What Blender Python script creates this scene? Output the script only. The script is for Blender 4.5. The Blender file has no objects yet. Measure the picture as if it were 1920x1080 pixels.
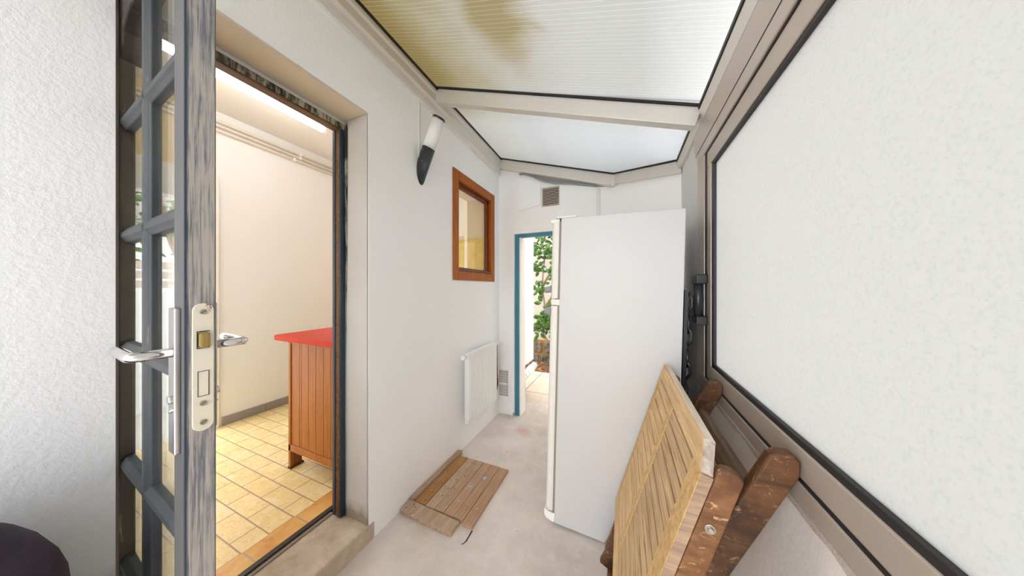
import bpy, bmesh, math, random
from mathutils import Vector, Matrix
random.seed(7)
SC = bpy.context.scene
COL = SC.collection
PI = math.pi

# ---------------------------------------------------------------- camera, world, exposure
FPX = 493.0
CAM_H = 1.30
YAW = math.atan(210 / FPX)
cd = bpy.data.cameras.new('camera')
cd.sensor_width = 36.0
cd.lens = 36.0 * FPX / 1920.0
cd.clip_start = 0.02
cam = bpy.data.objects.new('camera', cd)
COL.objects.link(cam)
cam.location = (0, 0, CAM_H)
cam.rotation_euler = (PI / 2, 0, YAW)
SC.camera = cam

world = bpy.data.worlds.new('overcast_sky')
SC.world = world
world.use_nodes = True
bg = world.node_tree.nodes['Background']
bg.inputs[0].default_value = (0.935, 0.957, 1.0, 1)
bg.inputs[1].default_value = 4.0

SC.view_settings.view_transform = 'Standard'
SC.view_settings.look = 'None'
SC.view_settings.gamma = 1.0
SC.view_settings.use_curve_mapping = False
SC.view_settings.exposure = 0.84
SC.cycles.max_bounces = 14
SC.cycles.diffuse_bounces = 8
SC.cycles.transmission_bounces = 10
SC.cycles.transparent_max_bounces = 16
SC.cycles.glossy_bounces = 5
SC.cycles.caustics_reflective = False
SC.cycles.caustics_refractive = False
SC.cycles.sample_clamp_indirect = 6.0

# ---------------------------------------------------------------- material helpers
class NT:
    def __init__(s, name):
        s.m = bpy.data.materials.new(name)
        s.m.use_nodes = True
        s.t = s.m.node_tree
        s.b = s.t.nodes['Principled BSDF']
        s.out = s.t.nodes['Material Output']
        s._tc = None

    def n(s, typ, **kw):
        nd = s.t.nodes.new(typ)
        for k, v in kw.items():
            setattr(nd, k, v)
        return nd

    def l(s, a, b):
        s.t.links.new(a, b)

    def co(s, scale=(1, 1, 1), rot=(0, 0, 0), loc=(0, 0, 0)):
        if s._tc is None:
            s._tc = s.n('ShaderNodeTexCoord')
        mp = s.n('ShaderNodeMapping')
        mp.inputs['Scale'].default_value = scale
        mp.inputs['Rotation'].default_value = rot
        mp.inputs['Location'].default_value = loc
        s.l(s._tc.outputs['Object'], mp.inputs['Vector'])
        return mp.outputs['Vector']

    def noise(s, vec, scale, detail=4, rough=.55, dist=0):
        nd = s.n('ShaderNodeTexNoise')
        nd.inputs['Scale'].default_value = scale
        nd.inputs['Detail'].default_value = detail
        nd.inputs['Roughness'].default_value = rough
        nd.inputs['Distortion'].default_value = dist
        s.l(vec, nd.inputs['Vector'])
        return nd.outputs['Fac']

    def ramp(s, fac, stops):
        r = s.n('ShaderNodeValToRGB')
        e = r.color_ramp.elements
        while len(e) < len(stops):
            e.new(.5)
        for i, (p, c) in enumerate(stops):
            e[i].position = p
            e[i].color = (c, c, c, 1) if isinstance(c, (int, float)) else tuple(c) + (1,)
        s.l(fac, r.inputs[0])
        return r.outputs[0]

    def mix(s, f, a, b, mode='MIX'):
        m = s.n('ShaderNodeMix', data_type='RGBA', blend_type=mode)
        for sock, v in ((m.inputs[0], f), (m.inputs[6], a), (m.inputs[7], b)):
            if isinstance(v, bpy.types.NodeSocket):
                s.l(v, sock)
            elif isinstance(v, (int, float)):
                sock.default_value = v if sock.type == 'VALUE' else (v, v, v, 1)
            else:
                sock.default_value = tuple(v) + (1,)
        return m.outputs[2]

    def math(s, op, a, b=0.0):
        m = s.n('ShaderNodeMath', operation=op)
        for i, v in enumerate((a, b)):
            if isinstance(v, bpy.types.NodeSocket):
                s.l(v, m.inputs[i])
            else:
                m.inputs[i].default_value = v
        return m.outputs[0]

    def bump(s, h, strength=.3, dist=.01, normal=None):
        b = s.n('ShaderNodeBump')
        b.inputs['Strength'].default_value = strength
        b.inputs['Distance'].default_value = dist
        s.l(h, b.inputs['Height'])
        if normal is not None:
            s.l(normal, b.inputs['Normal'])
        s.l(b.outputs[0], s.b.inputs['Normal'])
        return b.outputs[0]

    def set(s, col=None, rough=None, metal=None, spec=None):
        for k, v in (('Base Color', col), ('Roughness', rough), ('Metallic', metal), ('Specular IOR Level', spec)):
            if v is None:
                continue
            if isinstance(v, bpy.types.NodeSocket):
                s.l(v, s.b.inputs[k])
            elif k == 'Base Color':
                s.b.inputs[k].default_value = tuple(v) + (1,)
            else:
                s.b.inputs[k].default_value = v
        return s.m


def plaster(name, col, var=.04, bump=.25, scale=60, stain=None, stain_lo=.6):
    k = NT(name)
    v = k.co()
    big = k.noise(v, 2.2, 5)
    c = k.mix(big, tuple(x * (1 - var) for x in col), tuple(min(1, x * (1 + var)) for x in col))
    if stain:
        f = k.ramp(k.noise(k.co(loc=(3, 1, 7)), 5, 8, .65), [(stain_lo, 0), (stain_lo + .14, 1)])
        c = k.mix(f, c, stain)
    k.bump(k.noise(v, scale, 6, .6), bump, .006)
    return k.set(c, .85, spec=.2)


def plain(name, col, rough=.5, metal=0, spec=.5, var=.05, scale=8):
    k = NT(name)
    f = k.noise(k.co(), scale, 4)
    c = k.mix(f, tuple(x * (1 - var) for x in col), tuple(min(1, x * (1 + var)) for x in col))
    return k.set(c, rough, metal, spec)


def wood(name, dark, light, axis='X', rough=.6, stretch=14, scale=5, scratch=None, lo=.35, hi=.68, bump=.15, blotch=None):
    k = NT(name)
    sc = {'X': (1, stretch, stretch), 'Y': (stretch, 1, stretch), 'Z': (stretch, stretch, 1)}[axis]
    v = k.co(sc)
    f = k.noise(v, scale, 6, .65, .6)
    c = k.mix(k.ramp(f, [(lo, 0), (hi, 1)]), dark, light)
    if blotch:
        b = k.ramp(k.noise(k.co((1.5, 1.5, 1.5)), 7, 5, .6), [(.5, 0), (.68, 1)])
        c = k.mix(b, c, blotch)
    if scratch:
        w = k.noise(k.co((3, 9, 5), (.5, .3, .9)), 9, 9, .75, 1.6)
        c = k.mix(k.ramp(w, [(.575, 0), (.64, 1)]), c, scratch)
    k.bump(f, bump, .003)
    return k.set(c, rough, spec=.35)


M = {}


def m_reveal():
    k = NT('grey_render')
    v = k.co()
    c = k.mix(k.noise(v, 3, 6), (.47, .455, .43), (.58, .56, .535))
    sep = k.n('ShaderNodeSeparateXYZ')
    k.l(v, sep.inputs[0])
    # splash dirt along the foot of the reveal
    h = k.math('ADD', sep.outputs[2], k.math('MULTIPLY', k.noise(k.co(loc=(3, 1, 7)), 14, 6, .65), .14))
    c = k.mix(k.ramp(h, [(.19, .85), (.26, 0)]), c, (.25, .19, .14))
    k.bump(k.noise(v, 60, 6, .6), .45, .006)
    return k.set(c, .88, spec=.2)


M['wall'] = plaster('white_render', (.93, .94, .955), .02, .35, 75)
M['wall_end'] = plaster('white_painted_brickwork', (.91, .905, .90), .03, .3, 30)
M['reveal'] = m_reveal()
M['soffit'] = plaster('tan_bounce_soffit', (.66, .58, .47), .08, .2, 40)  # tan carries shade and yellowish bounce light in its colour
M['sillwall'] = plaster('painted_low_wall', (.78, .74, .70), .05, .3, 40)
M['pillar'] = plaster('grey_pillar_render', (.66, .66, .65), .05, .3, 35)
M['mortar'] = plaster('rough_mortar', (.50, .44, .38), .15, .8, 120)
M['kitchen'] = plaster('kitchen_paint', (.86, .86, .87), .02, .1, 50)
M['kitchen_ceiling'] = plaster('kitchen_ceiling_paint', (.78, .765, .755), .02, .05, 50)
M['cream'] = plaster('yellow_paint', (.78, .62, .30), .06, .1, 30)
M['garden_wall'] = plaster('garden_wall_render', (.66, .61, .53), .12, .5, 14, stain=(.45, .40, .33), stain_lo=.58)
M['outwhite'] = plaster('outdoor_white', (.88, .87, .85), .02, .3, 60)


def m_concrete():
    k = NT('worn_concrete')
    v = k.co()
    a = k.noise(v, 1.8, 7, .62)
    c = k.mix(k.ramp(a, [(.32, 0), (.68, 1)]), (.55, .475, .425), (.78, .725, .69))
    b = k.noise(k.co(loc=(4, 9, 2)), 9, 8, .7)
    c = k.mix(k.ramp(b, [(.5, 0), (.75, .75)]), c, (.82, .745, .65))
    d = k.noise(k.co(loc=(1, 2, 3)), 24, 4, .7)
    c = k.mix(k.ramp(d, [(.66, 0), (.72, .8)]), c, (.36, .305, .27))
    e = k.noise(k.co((1, 1.6, 1), loc=(7, 3, 3)), 42, 2, .5)
    c = k.mix(k.ramp(e, [(.735, 0), (.755, 1)]), c, (.86, .85, .83))
    # a faded pink paint stain near the far doorway
    tc = k.n('ShaderNodeTexCoord')
    ln = k.n('ShaderNodeVectorMath', operation='DISTANCE')
    k.l(tc.outputs['Object'], ln.inputs[0])
    ln.inputs[1].default_value = (-.86, 2.24, 0)
    wob = k.math('ADD', ln.outputs['Value'], k.math('MULTIPLY', b, .12))
    c = k.mix(k.ramp(wob, [(.08, .55), (.17, 0)]), c, (.62, .30, .32))
    h = k.noise(v, 35, 8, .65)
    k.bump(h, .35, .006)
    return k.set(c, .82, spec=.25)


M['concrete'] = m_concrete()


def m_step():
    k = NT('step_concrete')
    v = k.co()
    a = k.noise(v, 7, 7, .65)
    c = k.mix(k.ramp(a, [(.3, 0), (.7, 1)]), (.36, .27, .19), (.62, .52, .41))
    e = k.noise(k.co(loc=(7, 3, 3)), 40, 3, .5)
    c = k.mix(k.ramp(e, [(.70, 0), (.73, 1)]), c, (.75, .72, .68))
    k.bump(k.noise(v, 45, 8, .6), .5, .006)
    return k.set(c, .85, spec=.2)


M['step'] = m_step()
M['alu'] = plain('beige_aluminium', (.50, .435, .37), .38, .25, .5, .05, 3)
M['alu_light'] = plain('pale_aluminium', (.70, .67, .62), .4, .2, .5, .04, 3)
M['gasket'] = plain('black_rubber', (.012, .010, .012), .55)
M['gasket_grey'] = plain('grey_rubber', (.022, .019, .022), .5)
M['moulding'] = plain('off_white_moulding', (.76, .75, .72), .5)
M['lamp_white'] = plain('white_plastic', (.88, .88, .87), .35)
M['lamp_dark'] = plain('anthracite_paint', (.035, .043, .047), .45)
M['enamel'] = plain('radiator_enamel', (.86, .87, .88), .3, 0, .5, .01)
M['fridge'] = plain('fridge_enamel', (.60, .60, .595), .38, 0, .5, .012, 2)
M['fridge_trim'] = plain('aged_white_plastic', (.78, .765, .71), .4, 0, .5, .04)
M['fridge_seal'] = plain('door_seal', (.26, .23, .18), .6)
M['handle_grey'] = plain('grey_plastic', (.24, .24, .26), .3)
M['black'] = plain('black_metal', (.010, .010, .011), .35)
M['black_gloss'] = plain('black_plastic', (.018, .019, .022), .25)
M['bar_grey'] = plain('dark_grey_bar', (.055, .062, .066), .25)
M['steel'] = plain('brushed_steel', (.58, .56, .54), .22, 1.0, .5, .05, 12)
M['chrome'] = plain('polished_chrome', (.72, .72, .73), .08, 1.0)
M['brass'] = plain('dull_brass', (.46, .33, .12), .3, 1.0)
M['copper'] = wood('old_copper', (.16, .045, .015), (.50, .17, .05), 'Z', .35, 4, 6)
M['pvc'] = plain('white_pvc', (.84, .81, .77), .35)
M['pvc_band'] = plain('grey_band', (.40, .38, .36), .4)
M['terracotta'] = plain('beige_grille', (.62, .53, .45), .7)
M['grille_dark'] = plain('dark_grille_opening', (.05, .035, .028), .9)
M['cable'] = plain('grey_blue_cable', (.30, .34, .38), .5)
M['yellow'] = plain('yellow_plastic', (.72, .56, .06), .4)
M['cement'] = plaster('bare_cement', (.33, .32, .31), .15, .6, 40)
M['skirt'] = plain('grey_skirting_tile', (.30, .275, .27), .4)
M['kpipe'] = plain('painted_pipe', (.80, .74, .67), .4)
M['red'] = plain('red_laminate', (.52, .052, .022), .6, 0, .12, .05, 5)
M['purple'] = wood('dark_purple_cloth', (.035, .028, .045), (.075, .056, .088), 'X', .75, 3, 4, lo=.3, hi=.7)
M['screw'] = plain('screw_metal', (.42, .39, .33), .35, .9)
M['black_hole'] = plain('dark_recess', (.02, .018, .016), .9)


def m_tile():
    k = NT('yellow_floor_tiles')
    v = k.co((1, 1, 1), loc=(1.91, -.095, 0))
    br = k.n('ShaderNodeTexBrick')
    br.offset = .5
    br.inputs['Scale'].default_value = 1.0
    br.inputs['Brick Width'].default_value = .2115
    br.inputs['Row Height'].default_value = .1035
    br.inputs['Mortar Size'].default_value = .0035
    br.inputs['Mortar Smooth'].default_value = .3
    br.inputs['Color1'].default_value = (.76, .60, .28, 1)
    br.inputs['Color2'].default_value = (.80, .65, .34, 1)
    br.inputs['Mortar'].default_value = (.36, .25, .16, 1)
    k.l(v, br.inputs['Vector'])
    s = k.noise(k.co((9, 16, 9)), 3.0, 6, .62, 1.2)
    streak = k.ramp(s, [(.45, 0), (.75, .85)])
    inv = k.math('SUBTRACT', 1.0, br.outputs['Fac'])
    c = k.mix(k.math('MULTIPLY', streak, inv), br.outputs['Color'], (.66, .42, .11))
    c2 = k.mix(k.math('MULTIPLY', k.ramp(k.noise(k.co((7, 7, 7), loc=(5, 5, 0)), 2, 4), [(.5, 0), (.75, .7)]), inv), c, (.85, .74, .50))
    k.bump(inv, .35, .003)
    return k.set(c2, .30, spec=.45)


M['tile'] = m_tile()


def m_border():
    k = NT('orange_border_tiles')
    v = k.co()
    s = k.noise(v, 7, 5, .6, .5)
    c = k.mix(k.ramp(s, [(.35, 0), (.7, 1)]), (.58, .25, .05), (.74, .46, .15))
    sep = k.n('ShaderNodeSeparateXYZ')
    k.l(v, sep.inputs[0])
    m = k.math('MODULO', k.math('ADD', sep.outputs[1], 10.0 + .018), .2085)
    g = k.math('LESS_THAN', m, .006)
    c = k.mix(g, c, (.42, .32, .24))
    return k.set(c, .3, spec=.45)


M['border'] = m_border()


def m_walltile():
    k = NT('yellow_wall_tiles')
    s = k.noise(k.co((1, 1, 1)), 6, 6, .6, 1.0)
    c = k.mix(k.ramp(s, [(.35, 0), (.7, 1)]), (.60, .42, .06), (.78, .60, .18))
    return k.set(c, .3)


M['walltile'] = m_walltile()


def m_doorpaint(name, wear_lo, base=(.085, .105, .135), base2=(.16, .175, .20), worn=(.56, .50, .43), fine=26, brown=.78, rough=.5):
    k = NT(name)
    v = k.co((fine, fine, 1.6))
    grain = k.noise(v, 4, 7, .7, .5)
    big = k.noise(k.co((3, 3, 2), loc=(0, 0, 5)), 2.0, 4, .6)
    c = k.mix(k.ramp(k.noise(k.co((2, 2, .8)), 3, 4), [(.35, 0), (.65, 1)]), base, base2)
    wear = k.math('ADD', k.math('MULTIPLY', grain, .6), k.math('MULTIPLY', big, .4))
    c = k.mix(k.ramp(wear, [(wear_lo, 0), (wear_lo + .09, 1)]), c, worn)
    br = k.noise(k.co((5, 5, 3), loc=(9, 2, 2)), 5, 8, .75)
    c = k.mix(k.ramp(br, [(brown, 0), (brown + .04, 1)]), c, (.30, .11, .045))
    k.bump(grain, .3, .003)
    return k.set(c, rough, spec=.4)


M['door_face'] = m_doorpaint('door_face_paint', .62, (.075, .08, .085), (.125, .12, .11), (.30, .26, .20))
M['door_edge'] = m_doorpaint('door_edge_worn_paint', .44, (.115, .13, .165), (.19, .195, .215), (.44, .405, .365), 55)
M['door_bar'] = m_doorpaint('door_bar_paint', .60, (.035, .042, .052), (.075, .078, .078), (.36, .29, .20), 12, .68)
M['door_hinge'] = m_doorpaint('door_hinge_stile_tinted_paint', .58, (.065, .055, .045), (.13, .11, .085), (.36, .28, .16), 14, .68)  # greyish tan of a reflection is put into this paint colour
M['door_dark'] = m_doorpaint('door_dark_stain', .62, (.022, .016, .014), (.05, .036, .028), (.34, .22, .09), 14, .66)
M['frame_blue'] = m_doorpaint('frame_blue_paint', .61, (.018, .032, .062), (.042, .062, .09), (.42, .36, .26), 18, .72, .38)
M['frame_mould'] = m_doorpaint('frame_mouldy_paint', .47, (.022, .022, .018), (.07, .065, .045), (.42, .38, .27), 10, .7, .8)
M['frame_brown'] = wood('frame_brown_wood', (.045, .018, .006), (.19, .085, .025), 'Y', .5, 14, 5)
M['lockplate'] = m_doorpaint('lock_plate_cream_paint', .80, (.74, .68, .52), (.80, .75, .62), (.30, .30, .31), 3, .60, .45)
M['blue_frame'] = m_doorpaint('teal_frame_paint', .64, (.045, .20, .29), (.06, .25, .34), (.40, .33, .28), 8, .74, .5)

M['oak'] = wood('honey_wood_panel', (.28, .082, .007), (.40, .135, .014), 'Z', .42, 16, 4, bump=.05)
M['oak_foot'] = wood('reddish_wood_foot', (.20, .065, .016), (.32, .12, .03), 'Z', .45, 14, 4)
M['orange_wood'] = wood('orange_varnished_wood', (.29, .068, .004), (.47, .135, .011), 'Z', .5, 14, 4, bump=.05)
M['orange_sash'] = wood('dark_red_varnish', (.095, .015, .003), (.19, .040, .007), 'Z', .35, 14, 4, bump=.05)
M['teak'] = wood('weathered_teak', (.43, .25, .095), (.74, .52, .275), 'Y', .6, 16, 5, lo=.28, hi=.60, blotch=None)
M['teak_worn'] = wood('dark_weathered_teak', (.33, .20, .10), (.64, .45, .245), 'Y', .65, 16, 5, lo=.30, hi=.62)
M['teak_stile'] = wood('weathered_teak_stile', (.44, .25, .085), (.68, .45, .20), 'X', .6, 14, 4, lo=.3, hi=.65)
M['teak_side'] = wood('weathered_teak_side', (.25, .165, .11), (.46, .32, .21), 'X', .65, 14, 5)
M['teak_grey'] = wood('grey_weathered_wood', (.13, .092, .064), (.26, .19, .135), 'Y', .7, 16, 5)
M['teak_brown'] = wood('brown_stained_wood', (.15, .062, .022), (.34, .165, .068), 'X', .55, 5, 4, scratch=(.55, .35, .17), blotch=(.11, .046, .019))
M['teak_leg'] = wood('dark_stained_wood', (.06, .025, .010), (.17, .075, .029), 'X', .55, 4, 5, scratch=(.32, .19, .09), blotch=(.042, .018, .008))
M['corner_end'] = wood('grey_end_grain', (.30, .235, .185), (.62, .54, .46), 'Z', .7, 6, 9)
M['teak_end'] = wood('bleached_wood_edge', (.62, .50, .36), (.84, .74, .60), 'Y', .65, 10, 5)


def m_deck(name, dark, light, ribs=True):
    k = NT(name)
    f = k.noise(k.co((14, 1.2, 14)), 5, 6, .65, .4)
    c = k.mix(k.ramp(f, [(.3, 0), (.7, 1)]), dark, light)
    e = k.noise(k.co(loc=(2, 5, 1)), 34, 2, .5)
    c = k.mix(k.ramp(e, [(.70, 0), (.72, 1)]), c, (.80, .78, .75))
    if ribs:
        w = k.n('ShaderNodeTexWave', wave_type='BANDS', bands_direction='X')
        w.inputs['Scale'].default_value = 55
        k.l(k.co(), w.inputs['Vector'])
        k.bump(w.outputs['Fac'], .6, .002)
    else:
        k.bump(f, .2, .003)
    return k.set(c, .7, spec=.2)


M['deck'] = [m_deck('deck_pale_strip', (.36, .235, .16), (.50, .36, .26), False),
             m_deck('deck_orange_board', (.33, .165, .065), (.46, .25, .11), False),
             m_deck('deck_bleached_board', (.42, .29, .185), (.56, .42, .29), False),
             m_deck('deck_tan_board', (.42, .27, .17), (.57, .41, .28)),
             m_deck('deck_pink_board', (.43, .26, .165), (.57, .385, .265)),
             m_deck('deck_ribbed_board', (.40, .235, .145), (.55, .36, .24)),
             m_deck('deck_cross_board', (.36, .245, .17), (.54, .40, .285), False)]
M['deck_edge'] = M['deck'][6]


def m_poly():
    k = NT('translucent_roof_sheet')
    v = k.co()
    sep = k.n('ShaderNodeSeparateXYZ')
    k.l(v, sep.inputs[0])
    wob = k.noise(k.co((.4, 2, 1)), 2.5, 3, .6)
    ph = k.math('ADD', sep.outputs[1], k.math('MULTIPLY', wob, .012))
    rib = k.math('ABSOLUTE', k.math('SINE', k.math('MULTIPLY', ph, PI / .0195)))
    line = k.ramp(rib, [(.0, 1), (.30, 0)])
    # algae band along the house and a leaf-litter patch lying on the sheet
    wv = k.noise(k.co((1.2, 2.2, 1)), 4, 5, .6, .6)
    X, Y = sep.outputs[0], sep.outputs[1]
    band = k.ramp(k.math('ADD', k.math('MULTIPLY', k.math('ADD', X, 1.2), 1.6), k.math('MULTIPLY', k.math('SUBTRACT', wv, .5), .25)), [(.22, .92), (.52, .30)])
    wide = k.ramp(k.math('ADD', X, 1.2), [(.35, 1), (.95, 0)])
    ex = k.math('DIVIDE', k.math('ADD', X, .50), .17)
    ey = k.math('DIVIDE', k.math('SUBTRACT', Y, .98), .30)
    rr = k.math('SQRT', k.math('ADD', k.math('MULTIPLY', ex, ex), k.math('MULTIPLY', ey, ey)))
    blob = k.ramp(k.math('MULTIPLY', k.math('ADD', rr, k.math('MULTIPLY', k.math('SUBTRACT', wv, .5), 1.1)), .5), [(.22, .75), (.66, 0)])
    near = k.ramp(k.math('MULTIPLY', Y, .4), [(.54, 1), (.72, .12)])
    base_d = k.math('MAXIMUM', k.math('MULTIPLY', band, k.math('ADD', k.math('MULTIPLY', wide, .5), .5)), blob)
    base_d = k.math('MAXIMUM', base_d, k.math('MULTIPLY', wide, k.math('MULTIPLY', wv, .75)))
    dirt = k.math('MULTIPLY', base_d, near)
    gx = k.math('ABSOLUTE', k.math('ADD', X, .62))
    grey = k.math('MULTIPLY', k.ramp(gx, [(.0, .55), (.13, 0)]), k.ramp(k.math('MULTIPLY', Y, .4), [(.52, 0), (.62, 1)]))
    clean = k.ramp(k.math('ADD', X, 1.2), [(.30, (.44, .425, .36)), (.62, (.50, .50, .49)), (1.0, (.53, .535, .54))])  # base tone graded: darker by the house, paler towards the eaves
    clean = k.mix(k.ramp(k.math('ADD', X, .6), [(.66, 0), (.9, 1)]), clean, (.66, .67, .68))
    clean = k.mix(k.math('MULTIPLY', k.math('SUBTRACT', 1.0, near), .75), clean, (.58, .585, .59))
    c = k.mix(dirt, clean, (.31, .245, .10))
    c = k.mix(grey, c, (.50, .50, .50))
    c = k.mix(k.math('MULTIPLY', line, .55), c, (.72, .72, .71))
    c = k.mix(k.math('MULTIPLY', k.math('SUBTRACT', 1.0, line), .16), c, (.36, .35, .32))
    t = k.n('ShaderNodeBsdfTranslucent')
    k.l(c, t.inputs[0])
    df = k.n('ShaderNodeBsdfDiffuse')
    k.l(c, df.inputs[0])
    g = k.n('ShaderNodeBsdfGlossy')
    g.inputs['Roughness'].default_value = .22
    b = k.n('ShaderNodeBump')
    b.inputs['Strength'].default_value = .25
    b.inputs['Distance'].default_value = .004
    k.l(rib, b.inputs['Height'])
    for sh in (g, t, df):
        k.l(b.outputs[0], sh.inputs['Normal'])
    m1 = k.n('ShaderNodeMixShader')
    m1.inputs[0].default_value = .12
    k.l(t.outputs[0], m1.inputs[1])
    k.l(df.outputs[0], m1.inputs[2])
    fr = k.n('ShaderNodeFresnel')
    fr.inputs[0].default_value = 1.42
    m2 = k.n('ShaderNodeMixShader')
    k.l(k.math('MULTIPLY', fr.outputs[0], .8), m2.inputs[0])
    k.l(m1.outputs[0], m2.inputs[1])
    k.l(g.outputs[0], m2.inputs[2])
    k.l(m2.outputs[0], k.out.inputs[0])
    return k.m


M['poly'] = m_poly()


def m_frost():
    k = NT('frosted_glass')
    v = k.co()
    sp = k.noise(v, 150, 3, .6)
    c = k.mix(k.ramp(sp, [(.32, 0), (.5, 1)]), (.445, .441, .428), (.48, .475, .46))
    t = k.n('ShaderNodeBsdfTranslucent')
    k.l(c, t.inputs[0])
    b = k.n('ShaderNodeBump')
    b.inputs['Strength'].default_value = .5
    b.inputs['Distance'].default_value = .004
    k.l(k.noise(v, 110, 3, .5), b.inputs['Height'])
    g = k.n('ShaderNodeBsdfGlossy')
    g.inputs['Roughness'].default_value = .35
    k.l(b.outputs[0], g.inputs['Normal'])
    k.l(b.outputs[0], t.inputs['Normal'])
    fr = k.n('ShaderNodeFresnel')
    fr.inputs[0].default_value = 1.35
    m = k.n('ShaderNodeMixShader')
    k.l(k.math('MULTIPLY', fr.outputs[0], .6), m.inputs[0])
    k.l(t.outputs[0], m.inputs[1])
    k.l(g.outputs[0], m.inputs[2])
    k.l(m.outputs[0], k.out.inputs[0])
    return k.m


M['frost'] = m_frost()


def m_glass(name, tint, refl=1.0, haze=.0):
    k = NT(name)
    tr = k.n('ShaderNodeBsdfTransparent')
    tr.inputs[0].default_value = tuple(tint) + (1,)
    g = k.n('ShaderNodeBsdfGlossy')
    g.inputs['Roughness'].default_value = .03
    fr = k.n('ShaderNodeFresnel')
    fr.inputs[0].default_value = 1.45
    base = tr.outputs[0]
    if haze:
        df = k.n('ShaderNodeBsdfDiffuse')
        df.inputs[0].default_value = (.6, .56, .48, 1)
        mh = k.n('ShaderNodeMixShader')
        f = k.ramp(k.noise(k.co(), 9, 6, .6), [(.35, haze * .5), (.75, haze * 1.8)])
        k.l(f, mh.inputs[0])
        k.l(tr.outputs[0], mh.inputs[1])
        k.l(df.outputs[0], mh.inputs[2])
        base = mh.outputs[0]
    m = k.n('ShaderNodeMixShader')
    k.l(k.math('MULTIPLY', fr.outputs[0], refl), m.inputs[0])
    k.l(base, m.inputs[1])
    k.l(g.outputs[0], m.inputs[2])
    k.l(m.outputs[0], k.out.inputs[0])
    return k.m


M['glass'] = m_glass('clear_glass', (.96, .97, .95), .6, .05)
M['glass_dusty'] = m_glass('dusty_window_glass', (.96, .95, .88), .10, .03)


def m_emit(name, col, strength):
    k = NT(name)
    e = k.n('ShaderNodeEmission')
    e.inputs[0].default_value = tuple(col) + (1,)
    e.inputs[1].default_value = strength
    k.l(e.outputs[0], k.out.inputs[0])
    return k.m


M['tube'] = m_emit('fluorescent_tube', (1.0, .98, .95), 7.5)


def m_leaf():
    k = NT('climber_leaf')
    f = k.noise(k.co(), 9, 3)
    c = k.mix(k.ramp(f, [(.35, 0), (.65, 1)]), (.02, .072, .009), (.095, .20, .025))
    k.b.inputs['Transmission Weight'].default_value = 0
    return k.set(c, .4, spec=.45)


M['leaf'] = m_leaf()
M['bark'] = wood('bark', (.22, .13, .08), (.46, .33, .22), 'Z', .85, 6, 6)


def m_litter():
    k = NT('dry_leaf')
    f = k.noise(k.co(), 16, 3, .6)
    c = k.mix(k.ramp(f, [(.38, 0), (.5, .5), (.64, 1)]), (.20, .045, .02), (.46, .27, .10))
    return k.set(c, .7)


M['litter'] = m_litter()


def m_stone():
    k = NT('old_stone')
    f = k.noise(k.co(), 10, 7, .7)
    c = k.mix(k.ramp(f, [(.35, 0), (.68, 1)]), (.045, .035, .028), (.34, .30, .26))
    k.bump(f, .8, .02)
    return k.set(c, .9, spec=.1)


M['stone'] = m_stone()
M['ochre'] = plain('ochre_mortar', (.40, .23, .07), .85, 0, .2, .2, 20)


def m_paving():
    k = NT('paving_slabs')
    v = k.co((1, 1, 1), rot=(0, 0, 0), loc=(1.16, -2.50, 0))
    br = k.n('ShaderNodeTexBrick')
    br.offset = 0
    br.inputs['Scale'].default_value = 1.0
    br.inputs['Brick Width'].default_value = .62
    br.inputs['Row Height'].default_value = .63
    br.inputs['Mortar Size'].default_value = .005
    br.inputs['Color1'].default_value = (.62, .53, .43, 1)
    br.inputs['Color2'].default_value = (.66, .57, .47, 1)
    br.inputs['Mortar'].default_value = (.12, .10, .08, 1)
    k.l(v, br.inputs['Vector'])
    n = k.noise(k.co(), 14, 6, .7)
    c = k.mix(k.ramp(n, [(.45, 0), (.8, .6)]), br.outputs['Color'], (.45, .38, .30))
    return k.set(c, .85, spec=.2)


M['paving'] = m_paving()
M['soil'] = plain('soil', (.13, .09, .06), .95, 0, .1, .3, 20)
M['lawn'] = plain('outdoor_ground', (.55, .53, .48), .95, 0, .1, .15, 3)
M['rooftile'] = wood('grey_roof_tiles', (.20, .17, .15), (.40, .36, .33), 'Y', .8, 10, 8)

# ---------------------------------------------------------------- mesh helpers
def wloc(o):
    v = Vector((0, 0, 0))
    while o is not None:
        v += o.location
        o = o.parent
    return v


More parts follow.
